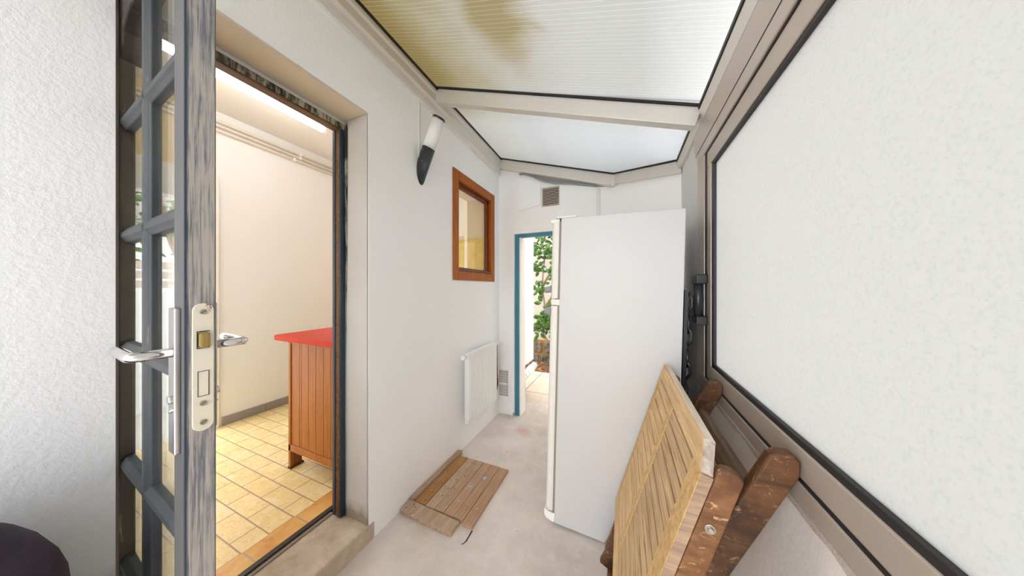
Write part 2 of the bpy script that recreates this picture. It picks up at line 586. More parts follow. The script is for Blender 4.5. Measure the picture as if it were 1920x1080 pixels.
class MB:
    def __init__(s):
        s.bm = bmesh.new()

    def box(s, x0, x1, y0, y1, z0, z1):
        r = bmesh.ops.create_cube(s.bm, size=1)
        for v in r['verts']:
            v.co = Vector(((x0 + x1) / 2 + v.co.x * (x1 - x0), (y0 + y1) / 2 + v.co.y * (y1 - y0), (z0 + z1) / 2 + v.co.z * (z1 - z0)))
        return s

    def obox(s, o, ax, ay, az):
        """box from corner o along the three edge vectors"""
        o, ax, ay, az = map(Vector, (o, ax, ay, az))
        P = [o + ax * i + ay * j + az * k for k in (0, 1) for j in (0, 1) for i in (0, 1)]
        vs = [s.bm.verts.new(p) for p in P]
        for f in ((0, 2, 3, 1), (4, 5, 7, 6), (0, 1, 5, 4), (2, 6, 7, 3), (0, 4, 6, 2), (1, 3, 7, 5)):
            s.bm.faces.new([vs[i] for i in f])
        return s

    def prism(s, pts, d):
        """polygon (list of points) extruded along vector d"""
        d = Vector(d)
        a = [s.bm.verts.new(Vector(p)) for p in pts]
        b = [s.bm.verts.new(Vector(p) + d) for p in pts]
        n = len(pts)
        s.bm.faces.new(a[::-1])
        s.bm.faces.new(b)
        for i in range(n):
            s.bm.faces.new((a[i], a[(i + 1) % n], b[(i + 1) % n], b[i]))
        return s

    def tube(s, pts, r, seg=10, cap=True, smooth=True):
        pts = [Vector(p) for p in pts]
        rs = r if isinstance(r, (list, tuple)) else [r] * len(pts)
        rings = []
        ref = None
        for i, p in enumerate(pts):
            t = (pts[min(i + 1, len(pts) - 1)] - pts[max(i - 1, 0)]).normalized()
            if ref is None:
                ref = Vector((0, 0, 1)) if abs(t.z) < .9 else Vector((1, 0, 0))
            u = (ref - t * ref.dot(t)).normalized()
            ref = u
            w = t.cross(u)
            rings.append([s.bm.verts.new(p + (u * math.cos(2 * PI * k / seg) + w * math.sin(2 * PI * k / seg)) * rs[i]) for k in range(seg)])
        for a, b in zip(rings, rings[1:]):
            for k in range(seg):
                f = s.bm.faces.new((a[k], a[(k + 1) % seg], b[(k + 1) % seg], b[k]))
                f.smooth = smooth
        if cap:
            s.bm.faces.new(rings[0][::-1])
            s.bm.faces.new(rings[-1])
        return s

    def build(s, name, mat, parent=None, bevel=0, seg=2):
        bmesh.ops.recalc_face_normals(s.bm, faces=s.bm.faces)
        if parent is not None:
            bmesh.ops.translate(s.bm, verts=s.bm.verts, vec=-wloc(parent))
        me = bpy.data.meshes.new(name)
        s.bm.to_mesh(me)
        s.bm.free()
        me.materials.append(mat)
        o = bpy.data.objects.new(name, me)
        COL.objects.link(o)
        if parent is not None:
            o.parent = parent
        if bevel:
            b = o.modifiers.new('bevel', 'BEVEL')
            b.width = bevel
            b.segments = seg
            b.limit_method = 'ANGLE'
            b.angle_limit = math.radians(50)
        return o


def tag(o, label=None, cat=None, group=None, kind=None):
    for k, v in (('label', label), ('category', cat), ('group', group), ('kind', kind)):
        if v:
            o[k] = v
    return o


def empty(name, loc, label=None, cat=None, group=None, kind=None):
    o = bpy.data.objects.new(name, None)
    o.empty_display_size = .1
    COL.objects.link(o)
    o.location = loc
    return tag(o, label, cat, group, kind)


def struct(o, label, cat):
    return tag(o, label, cat, None, 'structure')


def wall_x(x0, x1, ys, zs, holes):
    """wall slab between x0 and x1 built as one clean shell with rectangular openings"""
    ys = sorted(set(ys + [v for h in holes for v in h[:2]]))
    zs = sorted(set(zs + [v for h in holes for v in h[2:]]))
    m = MB()
    V = {}

    def vert(i, j, k):
        if (i, j, k) not in V:
            V[(i, j, k)] = m.bm.verts.new(((x0, x1)[i], ys[j], zs[k]))
        return V[(i, j, k)]

    def solid(j, k):
        if not (0 <= j < len(ys) - 1 and 0 <= k < len(zs) - 1):
            return False
        cy, cz = (ys[j] + ys[j + 1]) / 2, (zs[k] + zs[k + 1]) / 2
        return not any(h[0] < cy < h[1] and h[2] < cz < h[3] for h in holes)

    for j in range(len(ys) - 1):
        for k in range(len(zs) - 1):
            if not solid(j, k):
                continue
            for i in (0, 1):
                m.bm.faces.new((vert(i, j, k), vert(i, j + 1, k), vert(i, j + 1, k + 1), vert(i, j, k + 1)))
            for dj, dk, e in ((-1, 0, ((j, k), (j, k + 1))), (1, 0, ((j + 1, k), (j + 1, k + 1))),
                              (0, -1, ((j, k), (j + 1, k))), (0, 1, ((j, k + 1), (j + 1, k + 1)))):
                if not solid(j + dj, k + dk):
                    (a, b), (c, d) = e
                    m.bm.faces.new((vert(0, a, b), vert(0, c, d), vert(1, c, d), vert(1, a, b)))
    return m


# ---------------------------------------------------------------- structure: shell of the lean-to
WX = -1.20          # house wall, outer face
WI = -1.48          # house wall, kitchen side
EY = 2.47           # end wall
RX = .35            # window wall, inner face
OY0, OY1, OZ = .222, .951, 2.195   # door opening
RS = .355           # roof slope


def roof_z(x, y=.85):
    zl = 2.655 - .022 * (y - .85)
    return zl + (2.14 - zl) * (x + 1.15) / 1.5


floor = MB().box(-1.6, .9, -3.2, 2.86, -.2, 0).build('floor', M['concrete'])
struct(floor, 'worn concrete floor with paint specks', 'floor')

wl = wall_x(WI, WX, [-1.9, EY + .3], [-.1, 4.4], [(OY0, OY1, -.11, OZ), (1.70, 2.315, 1.40, 2.185)]).build('wall_left', M['wall'])
struct(wl, 'white rendered house wall with a doorway and a small window', 'wall')

# door reveal lining (bare grey render) and soffit with warm bounce shade in its tan
rv = MB().box(-1.372, WX - .006, OY1 - .008, OY1 + .02, .09, OZ - .003).build('trim_1', M['reveal'])
struct(rv, 'bare grey rendered reveal beside the kitchen doorway', 'reveal')
sf = MB().box(-1.372, WX - .006, OY0 + .01, OY1 - .010, OZ - .008, OZ + .02).build('trim_2', M['soffit'])
struct(sf, 'soffit above the kitchen doorway, tan from painted-in warm bounce', 'soffit')

# end wall: doorway with teal frame, air vent openings
ew = MB()
DX0, DX1, DZ = -1.045, -.33, 1.865
ew.box(-1.2, DX0, EY, EY + .16, -.05, 2.9)
ew.box(DX0, DX1, EY, EY + .16, DZ, 2.9)
ew.box(DX1, .02, EY, EY + .16, -.05, 2.9)
ewo = ew.build('wall_end', M['wall_end'])
struct(ewo, 'white painted end wall with a garden doorway behind the fridge', 'wall')
# slanted corner wall and pillar
P0, P1 = Vector((-.098, EY, 0)), Vector((.352, 2.055, 0))
dn = Vector((P1.y - P0.y, -(P1.x - P0.x), 0)).normalized()
if dn.y < 0:
    dn = -dn
cw = MB().prism([P0, P1, P1 + dn * .14, P0 + dn * .14], (0, 0, 2.75)).build('wall_corner', M['wall_end'])
struct(cw, 'white slanted corner wall behind the fridge', 'wall')
pil = MB()
pts = [(RX + .0, 1.62, 0), (RX + .16, 1.62, 0), (RX + .16, 2.10, 0), (RX + .03, 2.08, 0)]
for a in range(5):
    t = a / 4
    pts.append((RX - .0 + .03 * (1 - math.sin(t * PI / 2)) * .9 + .0, 2.055 - .03 * t - .01, 0))
pil.prism(pts, (0, 0, roof_z(RX) + .06))
struct(pil.build('trim_3', M['pillar'], None, .012), 'grey rendered pillar in the corner beside the frosted window', 'pillar')

# low wall under the frosted window
lw = MB().box(RX, RX + .15, -1.9, 1.62, -.05, .831).build('wall_right', M['sillwall'])
struct(lw, 'low painted wall under the frosted window', 'wall')
mt = MB()
nseg = 60
prof = []
for i in range(nseg + 1):
    y = -1.4 + 3.02 * i / nseg
    prof.append((y, .822 + .010 * math.sin(i * 1.7) * random.random() + random.uniform(-.006, .004)))
pts = [(RX - .006, y, z) for y, z in prof] + [(RX - .006, 1.62, .836), (RX - .006, -1.4, .836)]
mt.prism(pts, (.02, 0, 0))
struct(mt.build('trim_4', M['mortar']), 'rough mortar line under the window frame', 'mortar')

# ---------------------------------------------------------------- frosted window (window_1)
w1 = struct(empty('window_1', (RX, .5, .831)), 'large frosted glass window in a beige aluminium frame', 'window')
f = MB()
f.box(RX - .002, RX + .06, -1.8, 1.62, .831, .878)                  # bottom frame
f.box(RX - .002, RX + .06, 1.500, 1.62, .878, 2.0)                 # post at the far end
f.box(RX - .004, RX + .06, -1.8, 1.62, 1.931, 1.985)               # top strip
f.build('frame', M['alu'], w1, .003)
g = MB()
g.box(RX + .0015, RX + .05, -1.8, 1.50, .8765, .8855)
g.box(RX + .0015, RX + .05, 1.4735, 1.5015, .8855, 1.932)
g.box(RX + .0015, RX + .05, -1.8, 1.50, 1.924, 1.932)
g.box(RX - .0048, RX + .05, -1.8, 1.62, 1.983, 1.9875)
g.build('gap_seal', M['gasket'], w1)
sh = MB()
sh.box(RX + .004, RX + .05, -1.8, 1.475, .884, .950)
sh.box(RX + .004, RX + .05, 1.421, 1.475, .950, 1.856)
sh.box(RX + .004, RX + .05, -1.8, 1.475, 1.856, 1.925)
sh.build('sash', M['alu'], w1, .003)
gk = MB()
gk.box(RX + .008, RX + .03, -1.8, 1.409, .948, .966)
gk.box(RX + .008, RX + .03, 1.393, 1.423, .948, 1.858)
gk.box(RX + .008, RX + .03, -1.8, 1.409, 1.842, 1.858)
gk.build('gasket', M['gasket_grey'], w1, .002)
MB().box(RX + .018, RX + .024, -1.8, 1.40, .958, 1.850).build('pane', M['frost'], w1)
# hinge-like pull handle
ph = MB()
ph.box(RX - .042, RX + .004, 1.455, 1.555, 1.318, 1.365)
ph.box(RX - .042, RX + .004, 1.455, 1.555, 1.128, 1.170)
pho = ph.build('handle_bracket', M['black_gloss'], w1, .006)
MB().tube([(RX - .022, 1.515, 1.17), (RX - .022, 1.515, 1.318)], .018, 14).build('handle_bar', M['bar_grey'], w1)

# eaves beam above the window
eb = empty('trim_5', (RX, .3, 1.985))
struct(eb, 'beige aluminium eaves beam above the frosted window', 'beam')
zt = roof_z(RX)
p = [(RX - .004, 0, 1.985), (RX - .012, 0, 2.084), (RX + .02, 0, zt - .004), (RX + .12, 0, zt - .03), (RX + .12, 0, 1.985)]
MB().prism([(a, -1.4, c) for a, b, c in p], (0, 3.06, 0)).build('beam', M['alu'], eb, .002)
MB().prism([(a, -1.4, c) for a, b, c in [(RX - .0135, 0, 2.086), (RX - .028, 0, 2.125), (RX - .024, 0, zt - .002 + .0085), (RX + .03, 0, zt - .012), (RX + .03, 0, 2.086)]], (0, 3.44, 0)).build('lip', M['alu_light'], eb, .002)

# ---------------------------------------------------------------- roof
cl = struct(empty('ceiling', (0, 0, 0)), 'translucent ribbed plastic roof sheets', 'roof')
UX, LX = -1.168, .338
PTH = .016
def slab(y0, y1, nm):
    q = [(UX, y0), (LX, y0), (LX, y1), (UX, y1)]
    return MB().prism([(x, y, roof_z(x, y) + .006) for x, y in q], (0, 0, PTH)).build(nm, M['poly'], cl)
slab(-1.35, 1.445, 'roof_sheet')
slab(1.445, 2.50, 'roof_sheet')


def rafter(yl, yr, w, h, name, mat, x0=-1.165, x1=.335, dz=0.0):
    d = Vector((x1 - x0, yr - yl, roof_z(x1, yr) - roof_z(x0, yl)))
    up = Vector((RS, 0, 1)).normalized()
    side = d.cross(up).normalized() * -w
    if side.y < 0:
        side = -side
    z0_ = roof_z(x0, yl)
    r = empty(name, (x0, yl, z0_))
    struct(r, None, 'rafter')
    MB().obox(Vector((x0, yl, z0_ + dz - .004)) - up * h, d, side, up * h).build('bar', mat, r, .003)
    MB().obox(Vector((x0, yl - .010, z0_ + dz - .004)), d, side * 1.0 + Vector((0, .02, 0)), up * .010).build('gasket', M['gasket'], r)
    return r


r1 = rafter(1.428, 1.47, .05, .085, 'trim_6', M['alu_light'])
r1['label'] = 'pale aluminium rafter crossing the middle of the roof'
r2 = rafter(2.43, 2.415, .05, .095, 'trim_7', M['alu_light'], -1.165, -.082)
r2['label'] = 'pale aluminium end rafter above the air vent'
# slanted end rafter
A, B = Vector((-.080, 2.415, roof_z(-.080, 2.415))), Vector((.345, 2.025, roof_z(.345, 2.02)))
r3 = empty('trim_8', A)
struct(r3, 'short slanted pale rafter above the corner wall', 'rafter')
side = (B - A).cross(Vector((0, 0, 1))).normalized()
if side.y < 0:
    side = -side
MB().obox(A - Vector((0, 0, .085)), B - A, side * .05, (0, 0, .083)).build('bar', M['alu_light'], r3, .003)
MB().obox(A - side * .008 - Vector((0, 0, .001)), B - A, side * .06, (0, 0, .010)).build('gasket', M['gasket'], r3)
MB().obox(A + Vector((-.030, -.006, -.098)), (.040, 0, 0), (0, .05, 0), (0, 0, .092)).build('joint_plate', M['alu_light'], r3, .002)

# wall plate along the house
wp = struct(empty('trim_9', (WX, .5, 2.56)), 'pale aluminium wall plate carrying the roof along the house', 'beam')
SL = (0, 3.86, -.022 * 3.86)
ZS = .022 * 2.25


def sheared(prof):
    return [(a, -1.4, c + ZS) for a, c in prof]


MB().prism(sheared([(WX, 2.548), (WX + .012, 2.548), (WX + .034, 2.566), (WX + .034, 2.610), (WX + .046, 2.620), (WX + .046, 2.642), (WX, 2.662)]), SL).build('beam', M['alu_light'], wp, .002)
MB().prism(sheared([(WX + .02, 2.642), (WX + .052, 2.642), (WX + .052, 2.656), (WX + .02, 2.668)]), SL).build('gasket', M['gasket'], wp)
MB().box(RX - .032, RX - .016, -1.4, 2.03, zt - .006, zt + .010).build('gasket', M['gasket'], eb)
mo = struct(empty('trim_10', (WX, .5, 2.5)), 'white moulding under the wall plate with a drop towards the wall lamp', 'moulding')
MB().prism(sheared([(WX, 2.500), (WX + .016, 2.500), (WX + .018, 2.504), (WX + .018, 2.547), (WX, 2.547)]), SL).build('strip', M['moulding'], mo, .002)
MB().box(WX, WX + .008, 1.300, 1.316, 2.06, 2.496).build('drop', M['moulding'], mo, .002)

# gable between end wall top and roof is the wall itself; sky beyond
# ---------------------------------------------------------------- doorway frame to kitchen, step and threshold
fr = struct(empty('trim_11', (-1.40, .59, .1)), 'weathered dark blue door frame in the kitchen doorway', 'door frame')
FX0, FX1 = -1.435, -1.368
m = MB()
m.box(FX1 - .030, FX1, OY1 - .036, OY1 - .008, .092, 2.137)
m.box(FX0, FX1 - .030, OY1 - .030, OY1 - .008, .092, 2.137)
m.build('jamb', M['frame_blue'], fr, .003)
MB().box(FX0 + .012, FX1 - .036, OY1 - .042, OY1 - .030, .10, 2.129).build('jamb_stop', M['frame_blue'], fr, .002)
MB().box(FX1 - .035, FX1 - .006, OY1 - .0375, OY1 - .034, .10, 2.135).build('jamb_rebate', M['frame_brown'], fr)
MB().prism([(-1.366, OY1 - .006, .90), (-1.364, OY1 - .009, .90), (-1.352, OY1 - .014, 1.45), (-1.350, OY1 - .016, OZ - .02), (-1.366, OY1 - .016, OZ - .02)], (0, .010, 0)).build('jamb_edge', M['frame_mould'], fr, .003)
m = MB()
m.box(FX0, FX1, OY0 + .001, OY0 + .008, .092, 2.137)
m.build('jamb', M['frame_blue'], fr, .002)
MB().box(FX1 - .056, FX1, OY0 + .001, OY1 - .008, 2.138, 2.168).build('head', M['frame_mould'], fr, .002)
MB().box(FX1 - .052, FX1 - .004, OY0 + .001, OY1 - .008, 2.132, 2.138).build('head_rebate', M['frame_brown'], fr, .002)
MB().box(FX0 + .006, FX1 - .058, OY0 + .001, OY1 - .008, 2.142, 2.175).build('head_lining', M['reveal'], fr, .002)
MB().box(FX1 - .050, FX1 - .010, OY0 + .001, OY1 - .008, 2.168, OZ - .001).build('head_plaster', M['moulding'], fr, .002)

st = MB()
st.box(-1.470, -1.196, OY0 - .3, .985, -.02, .088)
sto = st.build('doorstep', M['step'], None, .012, 3)
tag(sto, 'worn concrete doorstep in front of the kitchen doorway', 'step', None, 'structure')
th = struct(empty('trim_12', (-1.46, .59, .09)), 'worn dark threshold between doorstep and kitchen tiles', 'threshold')
MB().box(-1.484, -1.456, OY0, OY1 - .005, .086, .102).build('bar', M['door_dark'], th, .002)
MB().box(-1.457, -1.437, OY0, OY1 - .03, .086, .094).build('strip', M['reveal'], th, .002)

# ---------------------------------------------------------------- kitchen
KX, KZ, KC = -3.22, .10, 2.82
kf = MB().box(KX - .1, -1.592, -1.2, 3.1, KZ - .15, KZ).build('floor_kitchen', M['tile'])
struct(kf, 'yellow marbled tile floor of the kitchen', 'floor')
kb = MB().box(-1.592, -1.478, OY0 - .3, OY1 + .2, KZ - .15, KZ).build('floor_border', M['border'])
struct(kb, 'orange border tiles along the kitchen threshold', 'floor')
kw = wall_x(KX - .12, KX, [-1.2, 3.1], [KZ - .1, KC], [(.18, 1.02, KZ - .11, 2.02), (2.2, 2.98, .95, 2.35)]).build('wall_kitchen', M['kitchen'])  # second opening is unseen, added to let daylight into the kitchen
struct(kw, 'cream far wall of the kitchen', 'wall')
kt = MB()
kt.box(KX, KX + .015, 1.02, 1.094, KZ, 2.26)
kt.box(KX, KX + .015, .10, .18, KZ, 2.26)
kt.box(KX, KX + .015, .18, 1.02, 2.02, 2.26)
struct(kt.build('trim_13', M['outwhite'], None, .002), 'white casing around the far kitchen opening', 'casing')
ke = MB().box(KX - .12, WI, 3.1, 3.2, KZ - .1, KC).build('wall_kitchen_end', M['kitchen'])
struct(ke, 'cream end wall of the kitchen seen through the small window', 'wall')
kt2 = empty('trim_14', (-2.0, 3.08, KZ))
struct(kt2, 'yellow wall tiles with a border in the kitchen', 'tiles')
MB().box(KX, WI, 3.085, 3.1, KZ, 1.96).build('tiles', M['walltile'], kt2)
MB().box(KX, WI, 3.078, 3.1, 1.96, 2.02).build('border', M['soffit'], kt2)
ks = MB()
ks.box(KX - .12, WI, -1.3, -1.2, KZ - .1, 1.0)
ks.box(KX - .12, WI, -1.3, -1.2, 2.3, KC)
ks.box(KX - .12, KX + .25, -1.3, -1.2, 1.0, 2.3)  # opening left in this unseen wall to brighten the kitchen
ks.box(WI - .25, WI, -1.3, -1.2, 1.0, 2.3)
ks = ks.build('wall_kitchen_near', M['cream'])
struct(ks, 'yellow painted wall on the near side of the kitchen', 'wall')
kc = MB().box(KX - .12, WI, -1.3, 3.2, KC, KC + .1).build('ceiling_kitchen', M['kitchen_ceiling'])
struct(kc, 'cream ceiling of the kitchen', 'ceiling')
yp = MB().box(KX - .002, KX + .006, -1.15, .95, 2.262, KC - .005).build('trim_19', M['cream'])  # added yellow panel, stands in for yellow light in the door glass
struct(yp, 'yellow band added above the far kitchen opening for the yellow light in the door glass', 'paint')
bb = struct(empty('baseboard_kitchen', (KX, 1.5, KZ)), 'grey tile baseboard along the far kitchen wall', 'baseboard')
MB().box(KX, KX + .012, 1.114, 1.411, KZ, .176).build('tile', M['skirt'], bb, .002)
MB().box(KX, KX + .012, 1.416, 3.08, KZ, .176).build('tile', M['skirt'], bb, .002)

# pipes under the kitchen ceiling
for z, lab in ((2.725, 'uppermost of three painted pipes under the kitchen ceiling'),
               (2.688, 'middle one of three painted pipes under the kitchen ceiling'),
               (2.648, 'lowest of three painted pipes under the kitchen ceiling')):
    pr = empty('heating_pipe', (KX + .03, 1.6, z), lab, 'pipe', 'painted pipes under the kitchen ceiling')
    MB().tube([(KX + .03, -1.15, z), (KX + .03, 3.07, z)], .011, 10).build('pipe', M['kpipe'], pr)
    cy = 1.645 if z < 2.66 else 1.70
    MB().box(KX, KX + .046, cy - .012, cy + .012, z - .016, z + .016).build('clip', M['outwhite'], pr, .003)

# fluorescent batten
lx = -2.54
fl = empty('fluorescent_lamp', (lx, .95, KC), 'long white fluorescent batten lamp glowing on the kitchen ceiling', 'lamp')
MB().box(lx - .055, lx + .055, .22, 1.565, KC - .040, KC).build('housing', M['lamp_white'], fl, .004)
MB().tube([(lx, .25, KC - .072), (lx, 1.535, KC - .072)], .022, 16).build('tube', M['tube'], fl)
for y in (.235, 1.550):
    MB().box(lx - .018, lx + .018, y - .012, y + .012, KC - .088, KC - .045).build('end_holder', M['lamp_white'], fl, .003)

# wooden cabinet with a red worktop
CX0, CX1, CY0, CY1 = -2.055, -1.50, 1.027, 2.6
cb = empty('kitchen_cabinet', ((CX0 + CX1) / 2, 1.4, KZ), 'honey coloured wooden kitchen cabinet on feet under the red worktop', 'cabinet')
m = MB()
m.box(CX0, CX0 + .045, CY0 + .010, CY1, .26, .958)
m.box(CX0, CX1, CY0 + .012, CY1, .262, .955)
m.build('body', M['oak'], cb, .002)
m = MB()
m.box(CX0 - .002, CX1, CY0, CY0 + .02, .218, .262)
m.box(CX0 - .002, CX1, CY0, CY0 + .02, .935, .958)
m.box(CX0 - .002, CX0 + .022, CY0, CY0 + .02, .10, .958)
m.build('frame', M['oak'], cb, .003)
m = MB()
for i, x in enumerate((-2.033, -1.945, -1.925, -1.85, -1.775, -1.70, -1.63, -1.56)):
    x1 = (-1.945, -1.925, -1.85, -1.775, -1.70, -1.63, -1.56, -1.50)[i]
    m.box(x + .0012, x1 - .0012, CY0 + .006, CY0 + .014, .262, .936)
m.build('side_panel', M['oak'], cb, .0015)
for x, y in ((CX0, CY0 + .005), (CX1 - .02, CY0 + .005), (CX0, CY1 - .08), (CX1 - .02, CY1 - .08)):
    lg = MB().box(x, x + .02, y, y + .065, .112, .262).build('leg', M['oak_foot'], cb, .002)
    MB().box(x - .006, x + .026, y - .008, y + .075, .10, .114).build('foot_pad', M['teak_leg'], lg, .003)
wt = MB()
r_ = .03
pts = [(-2.128 + r_ - r_ * math.cos(a * PI / 8), .972 + r_ - r_ * math.sin(a * PI / 8), .958) for a in range(5)]
pts = [(-2.128, CY1, .958)] + pts + [(CX1, .972, .958), (CX1, CY1, .958)]
wto = wt.prism(pts, (0, 0, .033)).build('worktop', M['red'], None, .006, 3)
tag(wto, 'red laminate worktop on the wooden kitchen cabinet', 'worktop')

# ---------------------------------------------------------------- small orange window (window_2)
w2 = struct(empty('window_2', (WX, 2.0, 1.36)), 'small orange varnished wooden window in the white wall', 'window')
y0, y1, z0, z1 = 1.662, 2.352, 1.362, 2.222
m = MB()
m.box(WX - .06, WX + .010, y0, y0 + .072, z0, z1)
m.box(WX - .06, WX + .010, y1 - .072, y1, z0, z1)
m.box(WX - .06, WX + .010, y0 + .072, y1 - .072, z1 - .075, z1)
m.box(WX - .06, WX + .010, y0 + .072, y1 - .072, z0, z0 + .072)
m.build('frame', M['orange_wood'], w2, .003)
a0, a1, b0, b1 = y0 + .072, y1 - .072, z0 + .072, z1 - .075
m = MB()
m.box(WX - .055, WX - .020, a0, a0 + .034, b0, b1)
m.box(WX - .055, WX - .020, a1 - .034, a1, b0, b1)
m.box(WX - .055, WX - .020, a0, a1, b1 - .034, b1)
m.box(WX - .055, WX - .020, a0, a1, b0, b0 + .034)
m.build('sash', M['orange_sash'], w2, .004)
MB().box(WX - .028, WX + .004, a0, a1, b0 + .0, b0 + .026).build('drip_bar', M['orange_sash'], w2, .005)
MB().box(WX - .041, WX - .037, a0 + .03, a1 - .03, b0 + .03, b1 - .03).build('pane', M['glass_dusty'], w2)

wlin = struct(empty('trim_20', (-1.4, 2.31, 1.4)), 'tiled reveal inside the small orange window', 'tiles')
MB().box(WI, -1.262, 2.302, 2.3145, 1.402, 1.800).build('tiles', M['walltile'], wlin)
MB().box(WI, -1.262, 2.300, 2.3145, 1.800, 1.822).build('border', M['soffit'], wlin)
MB().box(WI, -1.262, 2.302, 2.3145, 1.822, 2.184).build('plaster', M['soffit'], wlin)
# ---------------------------------------------------------------- open glazed door (door_1)
LP = Vector((-.72, .2017, 0))
LD = Vector((-.9983, .0581, 0))
LN = Vector((.0581, .9983, 0))
LT, LW_ = .040, .556
def L(s, w, z):
    return LP + LD * s + LN * w + Vector((0, 0, z))


d1 = struct(empty('door_1', L(LW_, .02, .11)), 'open weathered blue grey glazed door seen almost edge on', 'door')


def lbox(m, s0, s1, w0, w1, z0, z1):
    m.obox(L(s0, w0, z0), LD * (s1 - s0), LN * (w1 - w0), (0, 0, z1 - z0))
    return m


DZ0, DZ1 = .12, 2.10
m = lbox(MB(), .001, .056, 0, LT, DZ0, DZ1)
stile = m.build('lock_stile', M['door_face'], d1, .003)
lbox(MB(), 0, .0025, .002, LT - .002, DZ0, DZ1).build('stile_edge', M['door_edge'], stile, .001)
lbox(MB(), .0, .0035, .0, .006, DZ0, DZ1).build('stile_arris', M['frame_blue'], stile, .001)
lbox(MB(), .500, LW_, 0, .0255, DZ0, DZ1).build('hinge_stile', M['door_hinge'], d1, .003)
m = lbox(MB(), .056, .500, .001, LT - .001, 1.995, DZ1)
m.prism([L(.40, .001, 1.997), L(.502, .001, 1.997), L(.502, .001, 1.90), L(.47, .001, 1.965)], LN * .036)
m.build('top_rail', M['door_dark'], d1, .003)
lbox(MB(), .056, .500, .001, LT - .001, DZ0, .30).build('bottom_rail', M['door_face'], d1, .003)


def bar_prof(c0, c1, vertical=True):
    m = MB()
    mid = (c0 + c1) / 2
    h = (c1 - c0) / 2
    prof = [(-h, .013), (-h, .009), (-h * .6, .005), (-h * .35, .001), (h * .35, .001), (h * .6, .005), (h, .009), (h, .013), (h, .023), (h * .5, .026), (-h * .5, .026), (-h, .023)]
    if vertical:
        m.prism([L(mid + a, w, .30) for a, w in prof], (0, 0, 1.695))
    else:
        m.prism([L(.056, w, mid + a) for a, w in prof], LD * .444)
    return m


bar_prof(.258, .298).build('glazing_bar', M['door_bar'], d1, .002)
for z in (1.735, 1.438, 1.140, .836, .572):
    bar_prof(z - .019, z + .019, False).build('glazing_bar', M['door_bar'], d1, .002)
zz = [.30, .572, .836, 1.140, 1.438, 1.735, 1.997]
for a, b in zip(zz, zz[1:]):
    for s0, s1 in ((.052, .262), (.294, .504)):
        lbox(MB(), s0, s1, .018, .021, a, b).build('pane', M['glass'], d1)
# lock plate in the edge
m = MB()
zc0, zc1, hw, cw_ = 1.036, 1.272, .0135, .0225
pl = []
for i in range(9):
    a = PI * i / 8
    pl.append(L(-.0022, cw_ + hw * math.cos(a), zc1 - hw + hw * math.sin(a)))
for i in range(9):
    a = PI + PI * i / 8
    pl.append(L(-.0022, cw_ + hw * math.cos(a), zc0 + hw + hw * math.sin(a)))
lk = m.prism(pl, LD * .006).build('lock_plate', M['lockplate'], d1, .0008)
m = lbox(MB(), -.012, .004, .0155, .030, 1.190, 1.219)
m.build('latch_bolt', M['brass'], lk, .004)
lbox(MB(), -.0027, .0, .016, .029, 1.101, 1.146).build('bolt_slot', M['lockplate'], lk, .0006)
m = MB()
for (a0, a1, b0, b1) in ((.0153, .016, 1.1005, 1.1465), (.029, .0297, 1.1005, 1.1465), (.0153, .0297, 1.1003, 1.101), (.0153, .0297, 1.146, 1.1467), (.0145, .0305, 1.2195, 1.2207), (.0145, .0305, 1.1885, 1.1897), (.0142, .0153, 1.1885, 1.2207)):
    lbox(m, -.0030, -.002, a0, a1, b0, b1)
m.build('slot_groove', M['black_hole'], lk)
for z in (1.256, 1.087, 1.052):
    sc_ = MB().tube([L(-.0036, cw_, z), L(-.001, cw_, z)], .0048, 14).build('screw', M['screw'], lk)
    MB().obox(L(-.0039, cw_ - .0035, z - .002), LN * .007 + Vector((0, 0, .004)), Vector((0, 0, .0009)), LD * .001).build('slot', M['black_hole'], lk)
# escutcheons and lever handles on both faces
for sgn, w0, z0, z1, nm in ((-1, 0.0, 1.000, 1.264, 'front'), (1, LT, 1.03, 1.272, 'back')):
    m = MB()
    wa, wb = (w0 - .008, w0 + .001) if sgn < 0 else (w0 - .001, w0 + .006)
    lbox(m, .016, .050, wa, wb, z0, z1)
    es = m.build('handle_plate', M['steel'], d1, .003, 3)
    zl = 1.183 if sgn < 0 else 1.188
    wo = w0 + sgn * .050
    pts = [L(.032, w0 + sgn * .004, zl), L(.032, w0 + sgn * .040, zl), L(.034, w0 + sgn * .047, zl), L(.041, wo, zl), L(.075, wo, zl + .0005), L(.115, wo, zl + .001), L(.140, wo, zl + .001)]
    MB().tube(pts, [.0085, .0085, .0088, .0088, .0086, .0082, .0075], 14).build('lever_handle', M['chrome'], es)
    m = MB().tube([L(.033, w0 + sgn * .006, 1.098), L(.033, w0 + sgn * .012, 1.098)], .0075, 14)
    m.tube([L(.033, w0 + sgn * .006, 1.078), L(.033, w0 + sgn * .009, 1.080)], .005, 10)
    m.build('key_cylinder', M['chrome'], es)

# ---------------------------------------------------------------- end wall details
bf = struct(empty('trim_15', (DX0, EY, 0)), 'teal painted frame of the garden doorway', 'door frame')
m = MB()
m.box(DX0 + .020, DX0 + .062, EY + .012, EY + .075, 0.0, DZ - .020)
m.build('jamb', M['blue_frame'], bf, .003)
MB().box(DX0 + .062, DX1, EY + .012, EY + .075, DZ - .052, DZ - .020).build('head', M['blue_frame'], bf, .003)
m = MB()
m.box(DX0 - .012, DX0 + .020, EY - .012, EY + .05, .035, DZ + .012)
m.box(DX0 + .020, DX1, EY - .012, EY + .05, DZ - .020, DZ + .012)
m.build('plaster_edge', M['wall_end'], bf, .004)
mrim = MB().box(DX0 + .064, DX0 + .078, EY + .02, EY + .16, 0, DZ - .052).build('inner_edge', M['wall_end'], bf, .002)

